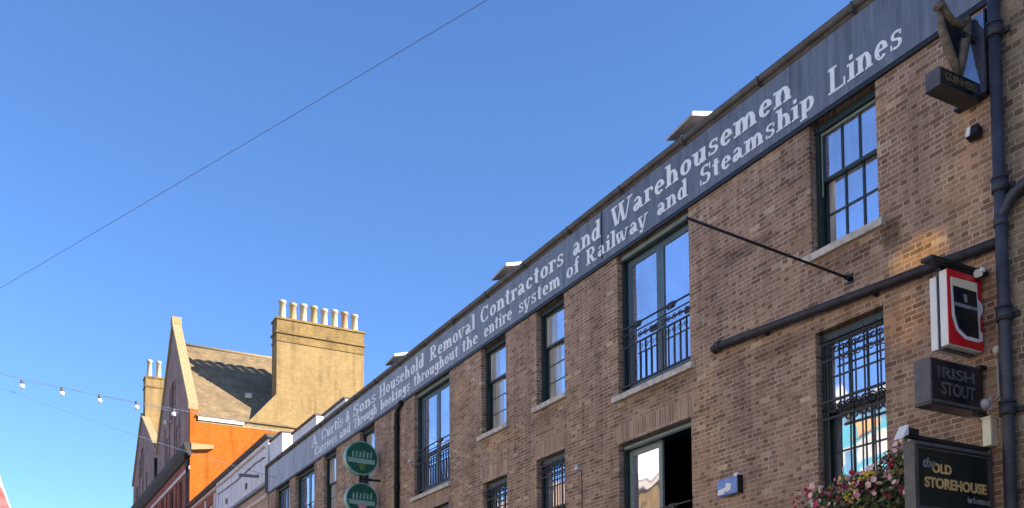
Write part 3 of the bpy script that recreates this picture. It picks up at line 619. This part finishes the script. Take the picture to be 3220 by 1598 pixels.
FL = thing('floodlight_bar', (-41, 0, 10.6), 'slim grey floodlight bar sticking out from the pale grey parapet', 'floodlight')
MB().box(-41.12, -40.88, -.85, -.1, 10.60, 10.68).build('lamp_housing', 'lead', FL); MB().box(-41.04, -40.96, -.1, .0, 10.60, 10.72).build('bracket', 'lead', FL)

# ------------------------------------------------------------------ gabled corner building
GB = thing('gabled_building', (-68, 0, 0), 'tall twin gabled brick building with sunlit orange side wall', 'building')
X1, XV, X2 = -56.8, -68.7, -80.6; ZB, ZP, ZV = 17.95, 24.55, 17.55
A1, A2 = -62.9, -76.2; ZP2, ZR2 = 22.1, 21.2; ZC = 15.1; DEP = 11.0; ZE = 17.25; ZR = 23.42
# front: red brick below the cornice, lilac gables above
def front(mb, z0, poly_only=False): pass
wn = [(-60.3, -59.2, 11.6, 14.0), (-63.6, -62.2, 11.6, 14.0), (-66.9, -65.8, 11.6, 14.0), (-72.2, -71.1, 11.6, 14.0), (-75.5, -74.1, 11.6, 14.0), (-78.8, -77.7, 11.6, 14.0)]
mb = MB(); wall_mesh(mb, X2, X1, 0, ZC, wn, 0, .25); mb.build('lower_wall', 'redbrick', GB)
mb = MB()
def gable(mb, xa, xb, ax, w_, ZP=24.55):
    # gable wall with a tall slot window cut out, front at y=0
    a0, a1, c0, c1 = w_
    sl = lambda x: ZV + .1 + (ZP - ZV - .1) * (1 - abs(x - ax) / (abs(xb - ax) if x > ax else abs(xa - ax)))
    cols = sorted([xa, a0, a1, ax, xb])
    for l, r in zip(cols[:-1], cols[1:]):
        if r - l < 1e-5: continue
        if l >= a0 - 1e-6 and r <= a1 + 1e-6:
            mb.add([(l, 0, ZC), (r, 0, ZC), (r, 0, c0), (l, 0, c0)], [(0, 1, 2, 3)]); mb.add([(l, 0, c1), (r, 0, c1), (r, 0, sl(r)), (l, 0, sl(l))], [(0, 1, 2, 3)])
        else: mb.add([(l, 0, ZC), (r, 0, ZC), (r, 0, sl(r)), (l, 0, sl(l))], [(0, 1, 2, 3)])
    for q in (a0, a1): mb.add([(q, 0, c0), (q, 0, c1), (q, .3, c1), (q, .3, c0)], [(0, 1, 2, 3)])
    for q in (c0, c1): mb.add([(a0, 0, q), (a1, 0, q), (a1, .3, q), (a0, .3, q)], [(0, 1, 2, 3)])
gwn = [(-63.5, -62.3, 18.6, 20.9), (-76.8, -75.6, 17.4, 19.6)]
gable(mb, XV, X1, A1, gwn[0]); gable(mb, X2, XV, A2, gwn[1], ZP2)
mb.build('gable_wall', 'lilac', GB)
for (a, b, c, d) in wn + gwn + [(-64.9, -64.2, 16.0, 17.7), (-61.4, -60.7, 16.0, 17.7), (-78.8, -78.1, 15.9, 17.1), (-74.0, -73.3, 15.9, 17.3)]:
    m = MB(); yy = .1 if (a, b, c, d) in wn + gwn else -.03
    m.box(a, a + .1, yy, yy + .1, c, d); m.box(b - .1, b, yy, yy + .1, c, d); m.box(a, b, yy, yy + .1, d - .1, d); m.box(a, b, yy, yy + .1, c, c + .1); m.box((a + b) / 2 - .04, (a + b) / 2 + .04, yy + .02, yy + .08, c, d)
    f = m.build('window', 'soffit', GB); MB().box(a + .05, b - .05, yy + .04, yy + .06, c + .05, d - .05).build('pane', 'glassdim', f)
# brick piers and bands on the gables
for gx in (A1, A2):
    for dx in (-2.6, -.95, .95, 2.6): MB().box(gx + dx - .14, gx + dx + .14, -.07, 0, ZC + .6, ZC + ((5.6 if gx == A1 else 3.9) if abs(dx) < 1 else (3.4 if gx == A1 else 2.0))).build('pier', 'lilac', GB)
cp = MB()
def slope(mb, xa, za, xb, zb, w0, w1, t, lift=0.0):
    mb.prism([(xa, za + lift), (xb, zb + lift), (xb, zb + lift + t), (xa, za + lift + t)], 1, w0, w1)
for (a, ax, b, zp_, tk) in ((XV, A1, X1, ZP, .34), (X2, A2, XV, ZP2, .2)):
    slope(cp, a, ZV, ax, zp_, -.12, .42, tk); slope(cp, ax, zp_, b, ZV + .1, -.12, .42, tk)
    if tk > .3: cp.box(ax - .28, ax + .28, -.14, .44, zp_ + .05, zp_ + .50)
cp.build('coping', 'coping', GB)
# red kneeler corner: the strip of orange that rises to the coping foot
MB().box(X1 - .5, X1 + .004, -.02, .42, ZC + .5, ZV + .08).build('kneeler', 'orange', GB)
MB().prism([(.0, ZC - .25), (-.12, ZC - .2), (-.3, ZC + .1), (-.38, ZC + .35), (-.38, ZC + .5), (0, ZC + .55)], 0, X2, X1 + .3).build('cornice', 'cornice', GB)
MB().prism([(.0, ZC + .12), (.0, ZC + .5), (1.25, ZC + .5), (1.25, ZC + .3)], 0, X1 + .001, X1 + .34).build('cornice_return', 'coping', GB)
MB().box(X2, X1, -.06, 0, 14.15, 14.35).build('string_course', 'renderpink', GB)
for x in (-57.1, -61.2, -64.7, -68.7, -73.2, -76.6): MB().box(x - .22, x + .22, -.08, 0, 0, 14.1).build('pilaster', 'redbrick', GB)
# downpipe at the corner
MB().tube([(-57.0, -.12, 0), (-57.0, -.12, 14.8)], .09, 10).tube([(-57.0, -.12, 14.8), (-57.0, -.3, 15.0)], .14, 10).build('drainpipe', 'black', GB)
MB().tube([(-68.7, -.12, ZC), (-68.7, -.12, 17.3)], .1, 8).build('drainpipe', 'black', GB)
# side wall: orange below, yellow brick shoulder and stack above
ob = 13.6
MB().add([(X1, 0, 0), (X1, DEP, 0), (X1, DEP, 17.05), (X1, 0, 17.05)], [(0, 1, 2, 3)]).add([(X2, 0, 0), (X2, DEP, 0), (X2, DEP, 17.05), (X2, 0, 17.05)], [(3, 2, 1, 0)]).add([(X2, DEP, 0), (X1, DEP, 0), (X1, DEP, 17.05), (X2, DEP, 17.05)], [(3, 2, 1, 0)]).build('side_wall', 'orange', GB)
MB().box(X1 - .3, X1 + .12, .42, 3.02, 17.05, 17.23).build('eaves_board', 'white', GB)
MB().box(X1 - .25, X1 + .02, .42, DEP, 16.93, 17.05).build('eaves_course', 'coping', GB)
st = MB(); st.prism([(3.05, 17.06), (10.42, 17.06), (10.42, 22.55), (4.92, 22.55), (4.92, 19.2)], 0, X1 - 1.05, X1 + .03)
CH = st.build('chimney', 'yellow', GB)
MB().box(X1 - 1.05, X1 + .03, 4.92, 10.42, 22.55, 23.85).build('chimney_head', 'yellow_dark', CH)
MB().box(X1 - 1.14, X1 + .12, 4.84, 10.50, 22.95, 23.07).box(X1 - 1.1, X1 + .08, 4.88, 10.46, 22.45, 22.55).box(X1 - 1.12, X1 + .1, 4.86, 10.48, 23.8, 23.92).build('corbel', 'yellow_dark', CH)
for xx in (-10.6, -8.6): MB().box(xx - .015, xx + .015, -.10, 0, 6.99 - (11.54 + xx) * .066 - .08, 6.99 - (11.54 + xx) * .066 + .066).build('pipe_clip', 'pipe2', WH)
pots = ['pot_cream', 'pot_buff', 'pot_cream', 'pot_buff', 'pot_cream', 'pot_cream', 'pot_terra', 'pot_cream']
def pot(x, y, z, m, par, h=1.2, r=.225):
    q = MB(); q.tube([(x, y, z), (x, y, z + .12), (x, y, z + h - .16), (x, y, z + h - .15), (x, y, z + h)], r, 12, rads=[r * 1.1, r, r * .86, r * 1.08, r * 1.05]); q.build('chimney_pot', m, par)
for i, m_ in enumerate(pots):
    pot(X1 - .5, 5.38 + i * .655, 23.92, m_, CH, 1.22 - (.06 if i % 3 == 1 else 0))
c2 = MB().box(-76.6, -75.5, .1, 1.42, 18.0, 24.9).build('chimney', 'yellow', GB)
MB().box(-76.65, -75.45, .05, 1.47, 24.15, 24.28).box(-76.65, -75.45, .05, 1.47, 24.85, 25.0).build('corbel', 'yellow_dark', c2)
pot(-76.0, .42, 25.0, 'pot_cream', c2, 1.35, .19); pot(-76.0, 1.08, 25.0, 'pot_cream', c2, 1.35, .19)
rf = MB()
ZR1 = ZR
for (a, ax, b, ZR) in ((XV, A1, X1, ZR1), (X2, A2, XV, ZR2)):
    ze = ZE
    rf.add([(b + (.15 if b == X1 else 0), .3, ze), (b + (.15 if b == X1 else 0), DEP, ze), (ax, DEP, ZR), (ax, .3, ZR)], [(0, 1, 2, 3)])
    rf.add([(a, .3, ze), (a, DEP, ze), (ax, DEP, ZR), (ax, .3, ZR)], [(3, 2, 1, 0)])
    rf.add([(a, DEP, 17.05), (b, DEP, 17.05), (ax, DEP, ZR)], [(0, 1, 2)])
rf.build('roof', 'tile', GB)
for ax, ZR in ((A1, ZR1), (A2, ZR2)): MB().tube([(ax, .3, ZR), (ax, DEP, ZR)], .12, 8).build('ridge_tiles', 'coping', GB)
MB().box(-58.7, -58.35, 3.5, 3.85, 19.2, 19.5).build('roof_vent', 'stone', GB)
MB().tube([(-63.3, -.32, 18.25), (-63.3, -.32, 18.55)], .13, 8).box(-63.34, -63.26, -.3, 0, 18.45, 18.52).build('wall_lamp', 'ivory', GB)

# ------------------------------------------------------------------ spired red building on the far left
TB = thing('turret_house', (-92, -12, 0), 'red turret roof with white edges just showing at the lower left corner', 'building')
MB().box(-100, -86, -20, -8.9, 0, 13.5).build('wall', 'redbrick', TB)
tw = MB(); oct_ = lambda r, z: [(-90 + r * math.cos(PI / 8 + i * PI / 4), -10.35 + r * math.sin(PI / 8 + i * PI / 4), z) for i in range(8)]
tw.add(oct_(2.5, 0) + oct_(2.5, 14.6), [(i, (i + 1) % 8, (i + 1) % 8 + 8, i + 8) for i in range(8)]); tw.build('turret', 'redbrick', TB)
k = NT('red spire tiles'); P = k.pos(); k.l(k.ramp(k.noise(P, 1.5, 4), [(0.35, (0.42, 0.035, 0.04)), (0.65, (0.55, 0.10, 0.10))]), k.b.inputs['Base Color']); k.b.inputs['Roughness'].default_value = .7; MT['spire'] = k.m
sp = MB(); apex = (-90, -10.35, 23.0)
sp.add(oct_(2.9, 14.3) + oct_(1.42, 18.3), [(i, (i + 1) % 8, (i + 1) % 8 + 8, i + 8) for i in range(8)] + [tuple(range(8))])
sp.build('spire', 'spire', TB)
sp = MB(); sp.add(oct_(1.42, 18.3) + [apex], [(i, (i + 1) % 8, 8) for i in range(8)]); sp.build('spire_top', 'renderpink', TB)
hp = MB()
for i in range(8): hp.tube([oct_(2.95, 14.3)[i], oct_(1.45, 18.3)[i], apex], .09, 6)
hp.build('hip_rolls', 'white', TB)

# ------------------------------------------------------------------ houses across the street (seen in the window reflections)
opp = [(12, -4, 12.0, 'pinkbrick', 'pale pink brick house across the street, nearest the viewer\'s right'), (-4, -14, 12.8, 'creamw', 'cream painted house across the street beside the pale pink brick one'),
       (-14, -21, 13.0, 'renderpink', 'pale rendered house across the street, next to the striped one'), (-21, -34, 13.3, None, 'brightly striped painted house across the street'),
       (-34, -50, 12.6, 'yellow_dark', 'sooty yellow brick house with a tall white attic across the street'), (-50, -86, 14.2, 'pinkbrick', 'long pink brick terrace far across the street')]
for (b, a, h, m_, lab) in opp:
    O = thing('terraced_house', ((a + b) / 2, -20, 0), lab, 'house', 'houses across the street')
    if m_: MB().box(a + .01, b - .01, -30, -20, 0, h).build('wall', m_, O)
    else:
        for z0, z1, mm in ((0, 9.6, 'creamw'), (9.6, 10.5, 'teal'), (10.5, 11.35, 'creamw'), (11.35, 12.15, 'teal'), (12.15, 13.3, 'skyblue')):
            MB().box(a + .01, b - .01, -30, -20, z0 + .001, z1).build('wall', mm, O)
    if not m_:
        for q in range(6): MB().box(a + .4 - (a - b) * 0 + q * 2.15, a + 1.55 + q * 2.15, -20, -19.9, 11.2 + (q % 2) * .3, 12.3).build('panel', 'mango', O)
        for q in range(5): MB().box(a + 1.8 + q * 2.3, a + 2.5 + q * 2.3, -20, -19.92, 9.9, 11.1).build('panel', 'skyblue', O)
        for q in range(5): MB().box(a + 1.2 + q * 2.5, a + 1.9 + q * 2.5, -20, -19.88, 12.2, 13.1).build('panel', 'roof', O)
    if a == -50: MB().box(a + .5, b - .5, -28, -20.6, h, 17).build('attic', 'white', O)
    MB().box(a + .01, b - .01, -20, -19.75, h - .5, h - .15).build('cornice', 'stone', O)
    MB().box(a + .01, b - .01, -30, -20, h + .002, h + .08).build('roof', 'lead', O)
    n = max(2, int((b - a) / 2.9))
    for i in range(n):
        for z in (1.0, 4.6, 8.2):
            x = a + (b - a) * (i + .5) / n; f = MB().box(x - .6, x + .6, -20.0, -19.94, z, z + 2.0).build('window', 'white', O); MB().box(x - .5, x + .5, -19.94, -19.93, z + .1, z + 1.9).build('pane', 'glassdim', f)

# ------------------------------------------------------------------ projecting signs
XF = -7.1
# upper: harp sign with polished backplate
HS = thing('harp_sign', (-7.05, 0, 8.6), 'dark projecting pub sign with a harp standing on a lettered box', 'sign')
MB().box(-7.32, -6.91, -.085, 0, 8.53, 9.50).build('backplate', 'darkpanel', HS)
MB().box(-6.905, -6.885, -.10, 0, 8.50, 9.52).box(-7.33, -6.885, -.1, -.0, 8.50, 8.528).build('plate_edge', 'black', HS)
bx = MB().box(-7.20, -7.0, -.78, -.09, 8.46, 8.68).build('sign_box', 'signgrey', HS, .012)
MB().box(-7.203, -6.997, -.77, -.09, 8.452, 8.462).build('box_base', 'signblack', HS)
MB().box(-6.999, -6.992, -.76, -.10, 8.48, 8.66).build('face', 'signblack', HS)
sans_text('lettering', 'GUINNESS', 'olive', HS, -.70, -.16, 8.53, 8.62, -6.992, .02)
hb = MB()
def harp_prof(pts, r, mb=hb): mb.tube([(-7.08, y, z) for y, z in pts], r, 8)
hb.tube([(-7.08, y, z) for y, z in [(-.64, 9.40), (-.60, 9.2), (-.50, 9.0), (-.40, 8.86), (-.34, 8.72)]], .05, 8, rads=[.03, .05, .055, .05, .04])
hb.tube([(-7.08, y, z) for y, z in [(-.70, 9.42), (-.62, 9.50), (-.54, 9.40), (-.44, 9.34), (-.30, 9.36), (-.18, 9.42), (-.12, 9.50)]], .05, 8, rads=[.035, .06, .065, .06, .055, .05, .035])
hb.tube([(-7.08, y, z) for y, z in [(-.14, 9.48), (-.20, 9.25), (-.27, 9.0), (-.33, 8.72)]], .06, 8, rads=[.05, .075, .07, .045])
for i in range(5):
    t = (i + 1) / 6; hb.tube([(-7.08, -.58 + .38 * t, 9.36 + .03 * t), (-7.08, -.47 + .14 * t, 8.94 - .12 * t)], .008, 5)
hb.build('harp', 'olive', HS)
MB().prism([(-.62, 9.38), (-.40, 9.33), (-.16, 9.42), (-.30, 8.78), (-.38, 8.78), (-.50, 9.02)], 0, -7.11, -7.065).build('harp_board', 'signblack', HS)
MB().tube([(-7.05, -.28, 9.22), (-7.05, -.05, 9.22)], .045, 8).build('bracket', 'black', HS)
# red lit box with pint glass
RS = thing('pint_sign', (-7.2, 0, 5.5), 'red and white projecting sign box showing a black pint glass', 'sign')
MB().box(-7.20, XF, -.64, -.04, 5.5, 6.38).build('sign_box', 'signwhite', RS, .006)
MB().box(-7.36, -7.27, -.60, -.04, 5.5, 6.36).build('sign_box', 'signwhite', RS, .006)
MB().box(-7.27, -7.20, -.58, -.05, 5.49, 6.37).build('frame_core', 'signblack', RS)
MB().box(XF + .001, XF + .010, -.64, -.04, 5.51, 6.38).build('face', 'red', RS)
def yz(mb, poly, x, t=.004): mb.prism(poly, 0, x, x + t)
m = MB(); yz(m, [(-.59, 6.29), (-.12, 6.30), (-.12, 6.12), (-.03, 6.06), (-.03, 5.98), (-.09, 5.90), (-.09, 5.75), (-.05, 5.72), (-.05, 5.63), (-.13, 5.60), (-.36, 5.60), (-.51, 5.68), (-.58, 5.84)], XF + .010); m.build('glass_outline', 'signwhite', RS)
m = MB(); yz(m, [(-.58, 6.28), (-.14, 6.29), (-.15, 6.19), (-.57, 6.19)], XF + .015); m.build('foam_head', 'cream', RS)
m = MB(); yz(m, [(-.56, 6.19), (-.15, 6.19), (-.13, 5.64), (-.34, 5.64), (-.48, 5.71), (-.54, 5.86)], XF + .0195); m.build('pint', 'signblack', RS)
m = MB(); yz(m, [(-.55, 6.00), (-.16, 6.00), (-.16, 5.96), (-.55, 5.96)], XF + .024); yz(m, [(-.39, 6.12), (-.33, 6.12), (-.32, 6.03), (-.37, 6.03)], XF + .0242); m.build('pint_band', 'letterdim', RS)
MB().box(-7.22, -7.06, -.92, .0, 6.43, 6.47).tube([(-7.1, -.85, 6.45), (-7.1, 0, 6.45)], .03, 8).box(-7.24, -7.20, -.6, -.52, 6.37, 6.44).build('bracket', 'black', RS)
MB().tube([(-7.03, -.02, 6.42), (-7.03, -.10, 6.40), (-7.03, -.17, 6.38)], .06, 10, rads=[.03, .055, .065]).build('lamp', 'black', RS)
MB().tube([(-7.03, -.172, 6.385), (-7.03, -.18, 6.38)], .055, 10).ball((-7.0, -.15, 6.41), .04).build('lamp_lens', 'signwhite', RS)
# dark box sign
DS = thing('stout_sign', (-7.2, 0, 4.8), 'worn dark grey box sign with faded lettering under the red sign', 'sign')
MB().prism([(-.97, 4.80), (-.06, 4.80), (-.06, 5.31), (-.97, 5.31)], 0, -7.32, XF).build('sign_box', 'signgrey', DS, .012)
MB().box(XF - .002, XF + .006, -.94, -.07, 4.84, 5.29).build('face', 'signblack', DS)
MB().box(-7.32, XF, -.96, -.06, 4.78, 4.80).build('underside', 'signblack', DS)
sans_text('lettering', 'IRISH', 'letterfaint', DS, -.86, -.22, 5.09, 5.22, XF + .007, .025); sans_text('lettering', 'STOUT', 'letterfaint', DS, -.80, -.22, 4.90, 5.05, XF + .007, .025)
MB().box(-7.14, -7.08, -.20, .0, 4.74, 4.78).box(-7.14, -7.08, -.12, 0, 5.30, 5.34).build('bracket', 'black', DS)
# old storehouse board
OS = thing('storehouse_sign', (-7.1, 0, 3.55), 'black projecting board with gold lettering in a grey frame', 'sign')
XO = -7.04
MT['boardgreen'] = paint('black green sign board', (0.008, 0.016, 0.016), 0.35, 0.4, 5)
MB().box(-7.14, XO, -1.33, -.05, 3.58, 4.27).build('board', 'boardgreen', OS)
MB().box(XO, XO + .003, -1.30, -1.288, 3.61, 4.24).box(XO, XO + .003, -.112, -.10, 3.61, 4.24).box(XO, XO + .003, -1.288, -.112, 4.228, 4.24).build('gilt_line', 'olive', OS)
MB().box(-7.17, XO + .012, -1.36, -1.32, 3.55, 4.30).box(-7.17, XO + .012, -.08, -.04, 3.55, 4.30).box(-7.17, XO + .012, -1.32, -.08, 3.55, 3.59).box(-7.17, XO + .012, -1.32, -.08, 4.26, 4.30).build('frame', 'signgrey', OS)
sans_text('lettering', 'the', 'letterdim', OS, -1.22, -1.02, 4.02, 4.13, XO + .002, .02, .3)
sans_text('lettering', 'OLD', 'gold', OS, -1.07, -.75, 3.97, 4.08, XO + .002, .035)
sans_text('lettering', 'STOREHOUSE', 'gold', OS, -1.20, -.15, 3.80, 3.92, XO + .002, .035)
sans_text('lettering', 'bar & restaurant', 'letterdim', OS, -.48, -.09, 3.68, 3.755, XO + .002, .02)
MB().box(-7.12, -7.06, -1.42, .0, 4.33, 4.37).box(-7.10, -7.08, -.9, -.88, 4.29, 4.33).box(-7.10, -7.08, -.3, -.28, 4.29, 4.33).build('bracket', 'black', OS)
MB().box(-7.14, -7.04, -1.44, -1.26, 4.36, 4.43).build('lamp', 'black', OS)
MB().prism([(-1.54, 4.30), (-1.44, 4.35), (-1.44, 4.46)], 0, -7.15, -7.03).build('lamp_lens', 'signwhite', OS)

# green lozenge signs
def lozenge(y, z, ry, rz, label, top=False):
    T = thing('pub_sign', (-26.7, y, z - rz), label, 'sign', 'green round signs on one bracket')
    N = 28; e = lambda a, b, s=1.0: [(y + a * math.copysign(abs(math.cos(t)) ** 1.0, math.cos(t)), z + b * math.copysign(abs(math.sin(t)) ** 1.0, math.sin(t))) for t in [2 * PI * i / N for i in range(N)]]
    MB().prism(e(ry, rz), 0, -26.82, -26.60).build('rim', 'pubpale', T)
    MB().prism(e(ry * .93, rz * .93), 0, -26.601, -26.585).build('face', 'pubgreen', T)
    m = MB(); x = -26.584
    for i in range(6):
        yy = y - ry * .62 + i * ry * .22; m.prism([(yy, z + .02), (yy + ry * .1, z - .0), (yy + ry * .14, z + rz * (.34 + .1 * (i % 2))), (yy + ry * .04, z + rz * .36)], 0, x, x + .006)
    m.prism([(y - ry * .88, z - .01), (y + ry * .8, z - .04), (y + ry * .78, z - .17), (y - ry * .8, z - .15)], 0, x + .001, x + .008)
    m.build('lettering', 'pubpale', T)
    m = MB(); m.prism([(y - ry * .3, z - rz * .3), (y + ry * .3, z - rz * .34), (y + ry * .1, z - rz * .75), (y - ry * .1, z - rz * .72)], 0, x, x + .006); m.build('emblem', 'leaf' if top else 'pink', T)
    return T
T = lozenge(-.60, 8.33, .50, .50, 'green oval pub sign with a pale lettered band, the upper of the two', True)
MB().box(-26.74, -26.66, -.65, -.55, 7.62, 7.84).box(-26.74, -26.66, -.55, 0, 7.70, 7.76).build('bracket', 'black', T)
T = lozenge(-.59, 7.11, .49, .49, 'green oval pub sign with a pink emblem, hanging below the other')
MB().box(-26.74, -26.66, -.63, -.55, 6.4, 6.64).box(-26.74, -26.66, -.55, 0, 6.5, 6.56).build('bracket', 'black', T)

# small wall fittings
T = thing('flagpole', (-9.04, 0, 7.12), 'thin black pole leaning out from the wall below the sign board', 'pole')
MB().tube([(-9.04, 0, 7.12), (-9.04, -2.8, 7.32)], .018, 8).build('rod', 'black', T); MB().tube([(-9.04, 0, 7.12), (-9.04, -.1, 7.13)], .035, 8).box(-9.09, -8.99, -.012, 0, 7.05, 7.19).build('wall_plate', 'black', T)
T = thing('wall_floodlight', (-7.13, 0, 8.2), 'small black floodlight with white lens on the brick beside the thick pipe', 'floodlight')
MB().box(-7.12, -7.06, -.08, 0, 8.14, 8.17).prism([(-.13, 8.09), (-.04, 8.05), (-.02, 8.16), (-.10, 8.21)], 0, -7.17, -7.02).build('housing', 'black', T)
MB().prism([(-.142, 8.09), (-.13, 8.085), (-.10, 8.20), (-.112, 8.205)], 0, -7.16, -7.11).build('lens', 'signwhite', T)
T = thing('junction_box', (-6.95, 0, 5.45), 'round grey junction box high on the brick beside the thick pipe', 'junction box', 'round junction boxes on one conduit')
MB().ball((-6.91, -.05, 5.47), .052).box(-6.96, -6.865, -.03, 0, 5.42, 5.52).build('cover', 'greyplastic', T)
T = thing('junction_box', (-7.06, 0, 4.87), 'round grey junction box just above the ivory cabinet', 'junction box', 'round junction boxes on one conduit')
MB().ball((-7.08, -.06, 4.88), .066).box(-7.14, -7.02, -.03, 0, 4.81, 4.95).build('cover', 'greyplastic', T)
T = thing('electric_cabinet', (-7.03, 0, 4.35), 'ivory plastic cabinet on the wall above the gold lettered board', 'cabinet')
MB().box(-7.08, -6.97, -.13, 0, 4.37, 4.70).build('case', 'ivory', T, .012); MB().box(-7.09, -6.96, -.14, 0, 4.69, 4.71).build('lid', 'ivory', T)
T = thing('conduit', (-6.95, 0, 3), 'thin pale conduit running down the brick beside the thick pipe', 'conduit')
MB().tube([(-6.93, -.02, 5.42), (-6.93, -.02, 4.95), (-7.0, -.02, 4.9)], .012, 6).tube([(-7.07, -.02, 4.82), (-7.07, -.02, 4.76)], .012, 6).tube([(-7.07, -.03, 4.36), (-7.07, -.03, 1.0)], .014, 6).build('tube', 'greyplastic', T)
T = thing('wall_plaque', (-11.46, 0, 4.6), 'small blue wall plaque with a white mark between two windows', 'plaque')
MB().box(-11.70, -11.24, -.11, 0, 4.60, 4.86).build('board', 'blue', T, .01); MB().box(-11.238, -11.22, -.11, 0, 4.59, 4.87).build('edge', 'signblack', T)
MB().prism([(-11.68, 4.62), (-11.54, 4.62), (-11.48, 4.72), (-11.66, 4.70)], 1, -.116, -.11).prism([(-11.50, 4.64), (-11.38, 4.66), (-11.36, 4.76), (-11.48, 4.78)], 1, -.117, -.111).build('mark', 'signwhite', T)
MB().box(-11.36, -11.28, -.06, 0, 4.86, 4.92).build('clip', 'signwhite', T)
T = thing('wall_lamp', (-15.8, 0, 5.9), 'small white security lamp with a cable on the brick left of the open door', 'lamp')
MB().box(-15.88, -15.76, -.10, 0, 5.86, 5.92).tube([(-15.82, -.1, 5.95), (-15.82, -.03, 5.9)], .04, 8).build('lamp_head', 'greyplastic', T); MB().tube([(-15.76, -.012, 5.86), (-15.74, -.012, 3.5)], .008, 5).build('cable', 'signgrey', T)
T = thing('security_camera', (-20.0, 0, 5.6), 'dark camera housing jutting from the wall at the bottom by a grilled window', 'security camera')
MB().tube([(-20.0, -.02, 5.35), (-19.9, -.35, 5.45)], .03, 6).build('arm', 'black', T); MB().ball((-19.9, -.42, 5.42), .14, 12, 8, .8).box(-20.06, -19.74, -.6, -.3, 5.40, 5.52).build('housing', 'signblack', T)
T = thing('wall_bracket', (-24.2, 0, 7.7), 'small white insulator on the brick left of the balcony rail', 'bracket')
MB().box(-24.34, -24.22, -.08, 0, 7.78, 7.86).build('insulator', 'greyplastic', T)

# flower box
T = thing('window_box', (-9.0, -.3, 4.05), 'window box overflowing with pink, red and yellow flowers below the grilled window', 'window box')
MB().box(-9.75, -8.0, -.38, -.1, 3.85, 4.0).build('planter', 'signblack', T)
def leafcloud(name, mats, n, size, dens, petals=False):
    m = MB()
    for i in range(n):
        x = random.triangular(-9.8, -7.75, -7.85); t = (x + 9.95) / 2.2
        top = 4.28 + .05 * math.sin(7 * x) + (.26 if t > .68 else 0) * min(1, (t - .68) * 6) - (.10 if t < .2 else 0)
        z = random.uniform(3.78, top) if not petals else random.uniform(3.9, top + .05)
        y = -.3 + random.gauss(0, .14) - (.1 if petals else 0)
        c = Vector((x, y, z)); s = size * random.uniform(.6, 1.3)
        a = Vector((random.gauss(0, 1), random.gauss(0, 1), random.gauss(0, 1))).normalized(); b = a.orthogonal().normalized(); d = a.cross(b)
        m.cur = random.randrange(len(mats))
        if petals:
            k5 = [c + (b * math.cos(q * 2 * PI / 5) + d * math.sin(q * 2 * PI / 5)) * s for q in range(5)]
            for q in range(5):
                mid = (k5[q] + k5[(q + 1) % 5]) / 2 + (k5[q] - c) * .25; m.add([c + a * s * .2, k5[q], mid, k5[(q + 1) % 5]], [(0, 1, 2, 3)])
        else: m.add([c - b * s, c + d * s * .45, c + b * s, c - d * s * .45], [(0, 1, 2, 3)])
    o = m.build(name, mats, T); o['kind'] = 'stuff'; return o
leafcloud('foliage', ['leaf', 'leaf', 'leaf2'], 3000, .045, 1)
leafcloud('flowers', ['palepink', 'pink', 'palepink', 'palepink', 'peach', 'crimson'], 300, .036, 1, True)
for (x, y, z, n, mi) in [(-8.3, -.62, 4.25, 26, 0), (-8.55, -.6, 4.12, 10, 1), (-9.75, -.42, 4.14, 7, 2), (-8.0, -.55, 4.36, 10, 2), (-8.6, -.6, 4.02, 9, 0), (-8.75, -.58, 4.2, 6, 2), (-9.3, -.4, 4.2, 6, 2), (-8.0, -.36, 4.5, 7, 2), (-8.25, -.36, 4.46, 7, 3), (-9.5, -.42, 4.06, 6, 3), (-9.35, -.42, 3.98, 5, 3)]:
    m = MB()
    for _ in range(n):
        c = Vector((x + random.gauss(0, .05), y + random.gauss(0, .03), z + random.gauss(0, .045))); m.ball(c, random.uniform(.015, .03), 6, 4, .7)
    m.build('blossom_cluster', ['yellowfl', 'peach', 'crimson', 'pink'][mi], T)['kind'] = 'stuff'

# ------------------------------------------------------------------ overhead wires and bulbs
def cable(name, a, b, sag, r, label, n=24, mat='wire'):
    a, b = Vector(a), Vector(b); pts = [a.lerp(b, i / n) - Vector((0, 0, sag * 4 * (i / n) * (1 - i / n))) for i in range(n + 1)]
    o = MB().tube(pts, r, 6).build(name, mat); return tag(o, label, 'cable'), pts
cable('overhead_wire', (-56.6, -20, 13.8), (-3.5, -.01, 12.05), .12, .006, 'single long dark wire rising diagonally across the open blue sky')
T = thing('string_lights', (-37.8, -5, 12.4), 'festoon string with round clear bulbs across the street at lower left', 'string lights')
ctrl = [(-20.0, 14.6), (-9.84, 12.72), (-9.19, 12.54), (-7.89, 12.46), (-6.63, 12.37), (-5.33, 12.30), (-4.03, 12.21), (-2.6, 12.12), (-1.2, 12.0), (.03, 11.76)]
MB().tube([(-37.8, y, z) for y, z in ctrl], .010, 6).build('cable', 'wire', T)
for i, y in enumerate([-12.0 - 1.3 * 3, -12.0 - 1.3 * 2, -12.0 - 1.3, -11.8, -10.5, -9.15, -7.87, -6.62, -5.35, -4.03]):
    z = next(z0 + (z1 - z0) * (y - y0) / (y1 - y0) for (y0, z0), (y1, z1) in zip(ctrl, ctrl[1:]) if y0 <= y <= y1)
    so = MB().tube([(-37.8, y, z + .01), (-37.8, y, z - .12)], .055, 8).build('socket', 'signgrey', T)
    MB().ball((-37.8, y, z - .20), .09).build('bulb', 'bulb', T)
cable('overhead_wire', (-38, -20.0, 15.7), (-38, 0, 10.0), .55, .008, 'thin wire sagging across the street below the bulb string')
cable('overhead_wire', (-57.2, -20.0, 19.4), (-57.2, -.1, 17.4), .0, .013, 'thinnest wire across the street just above the bulb string')
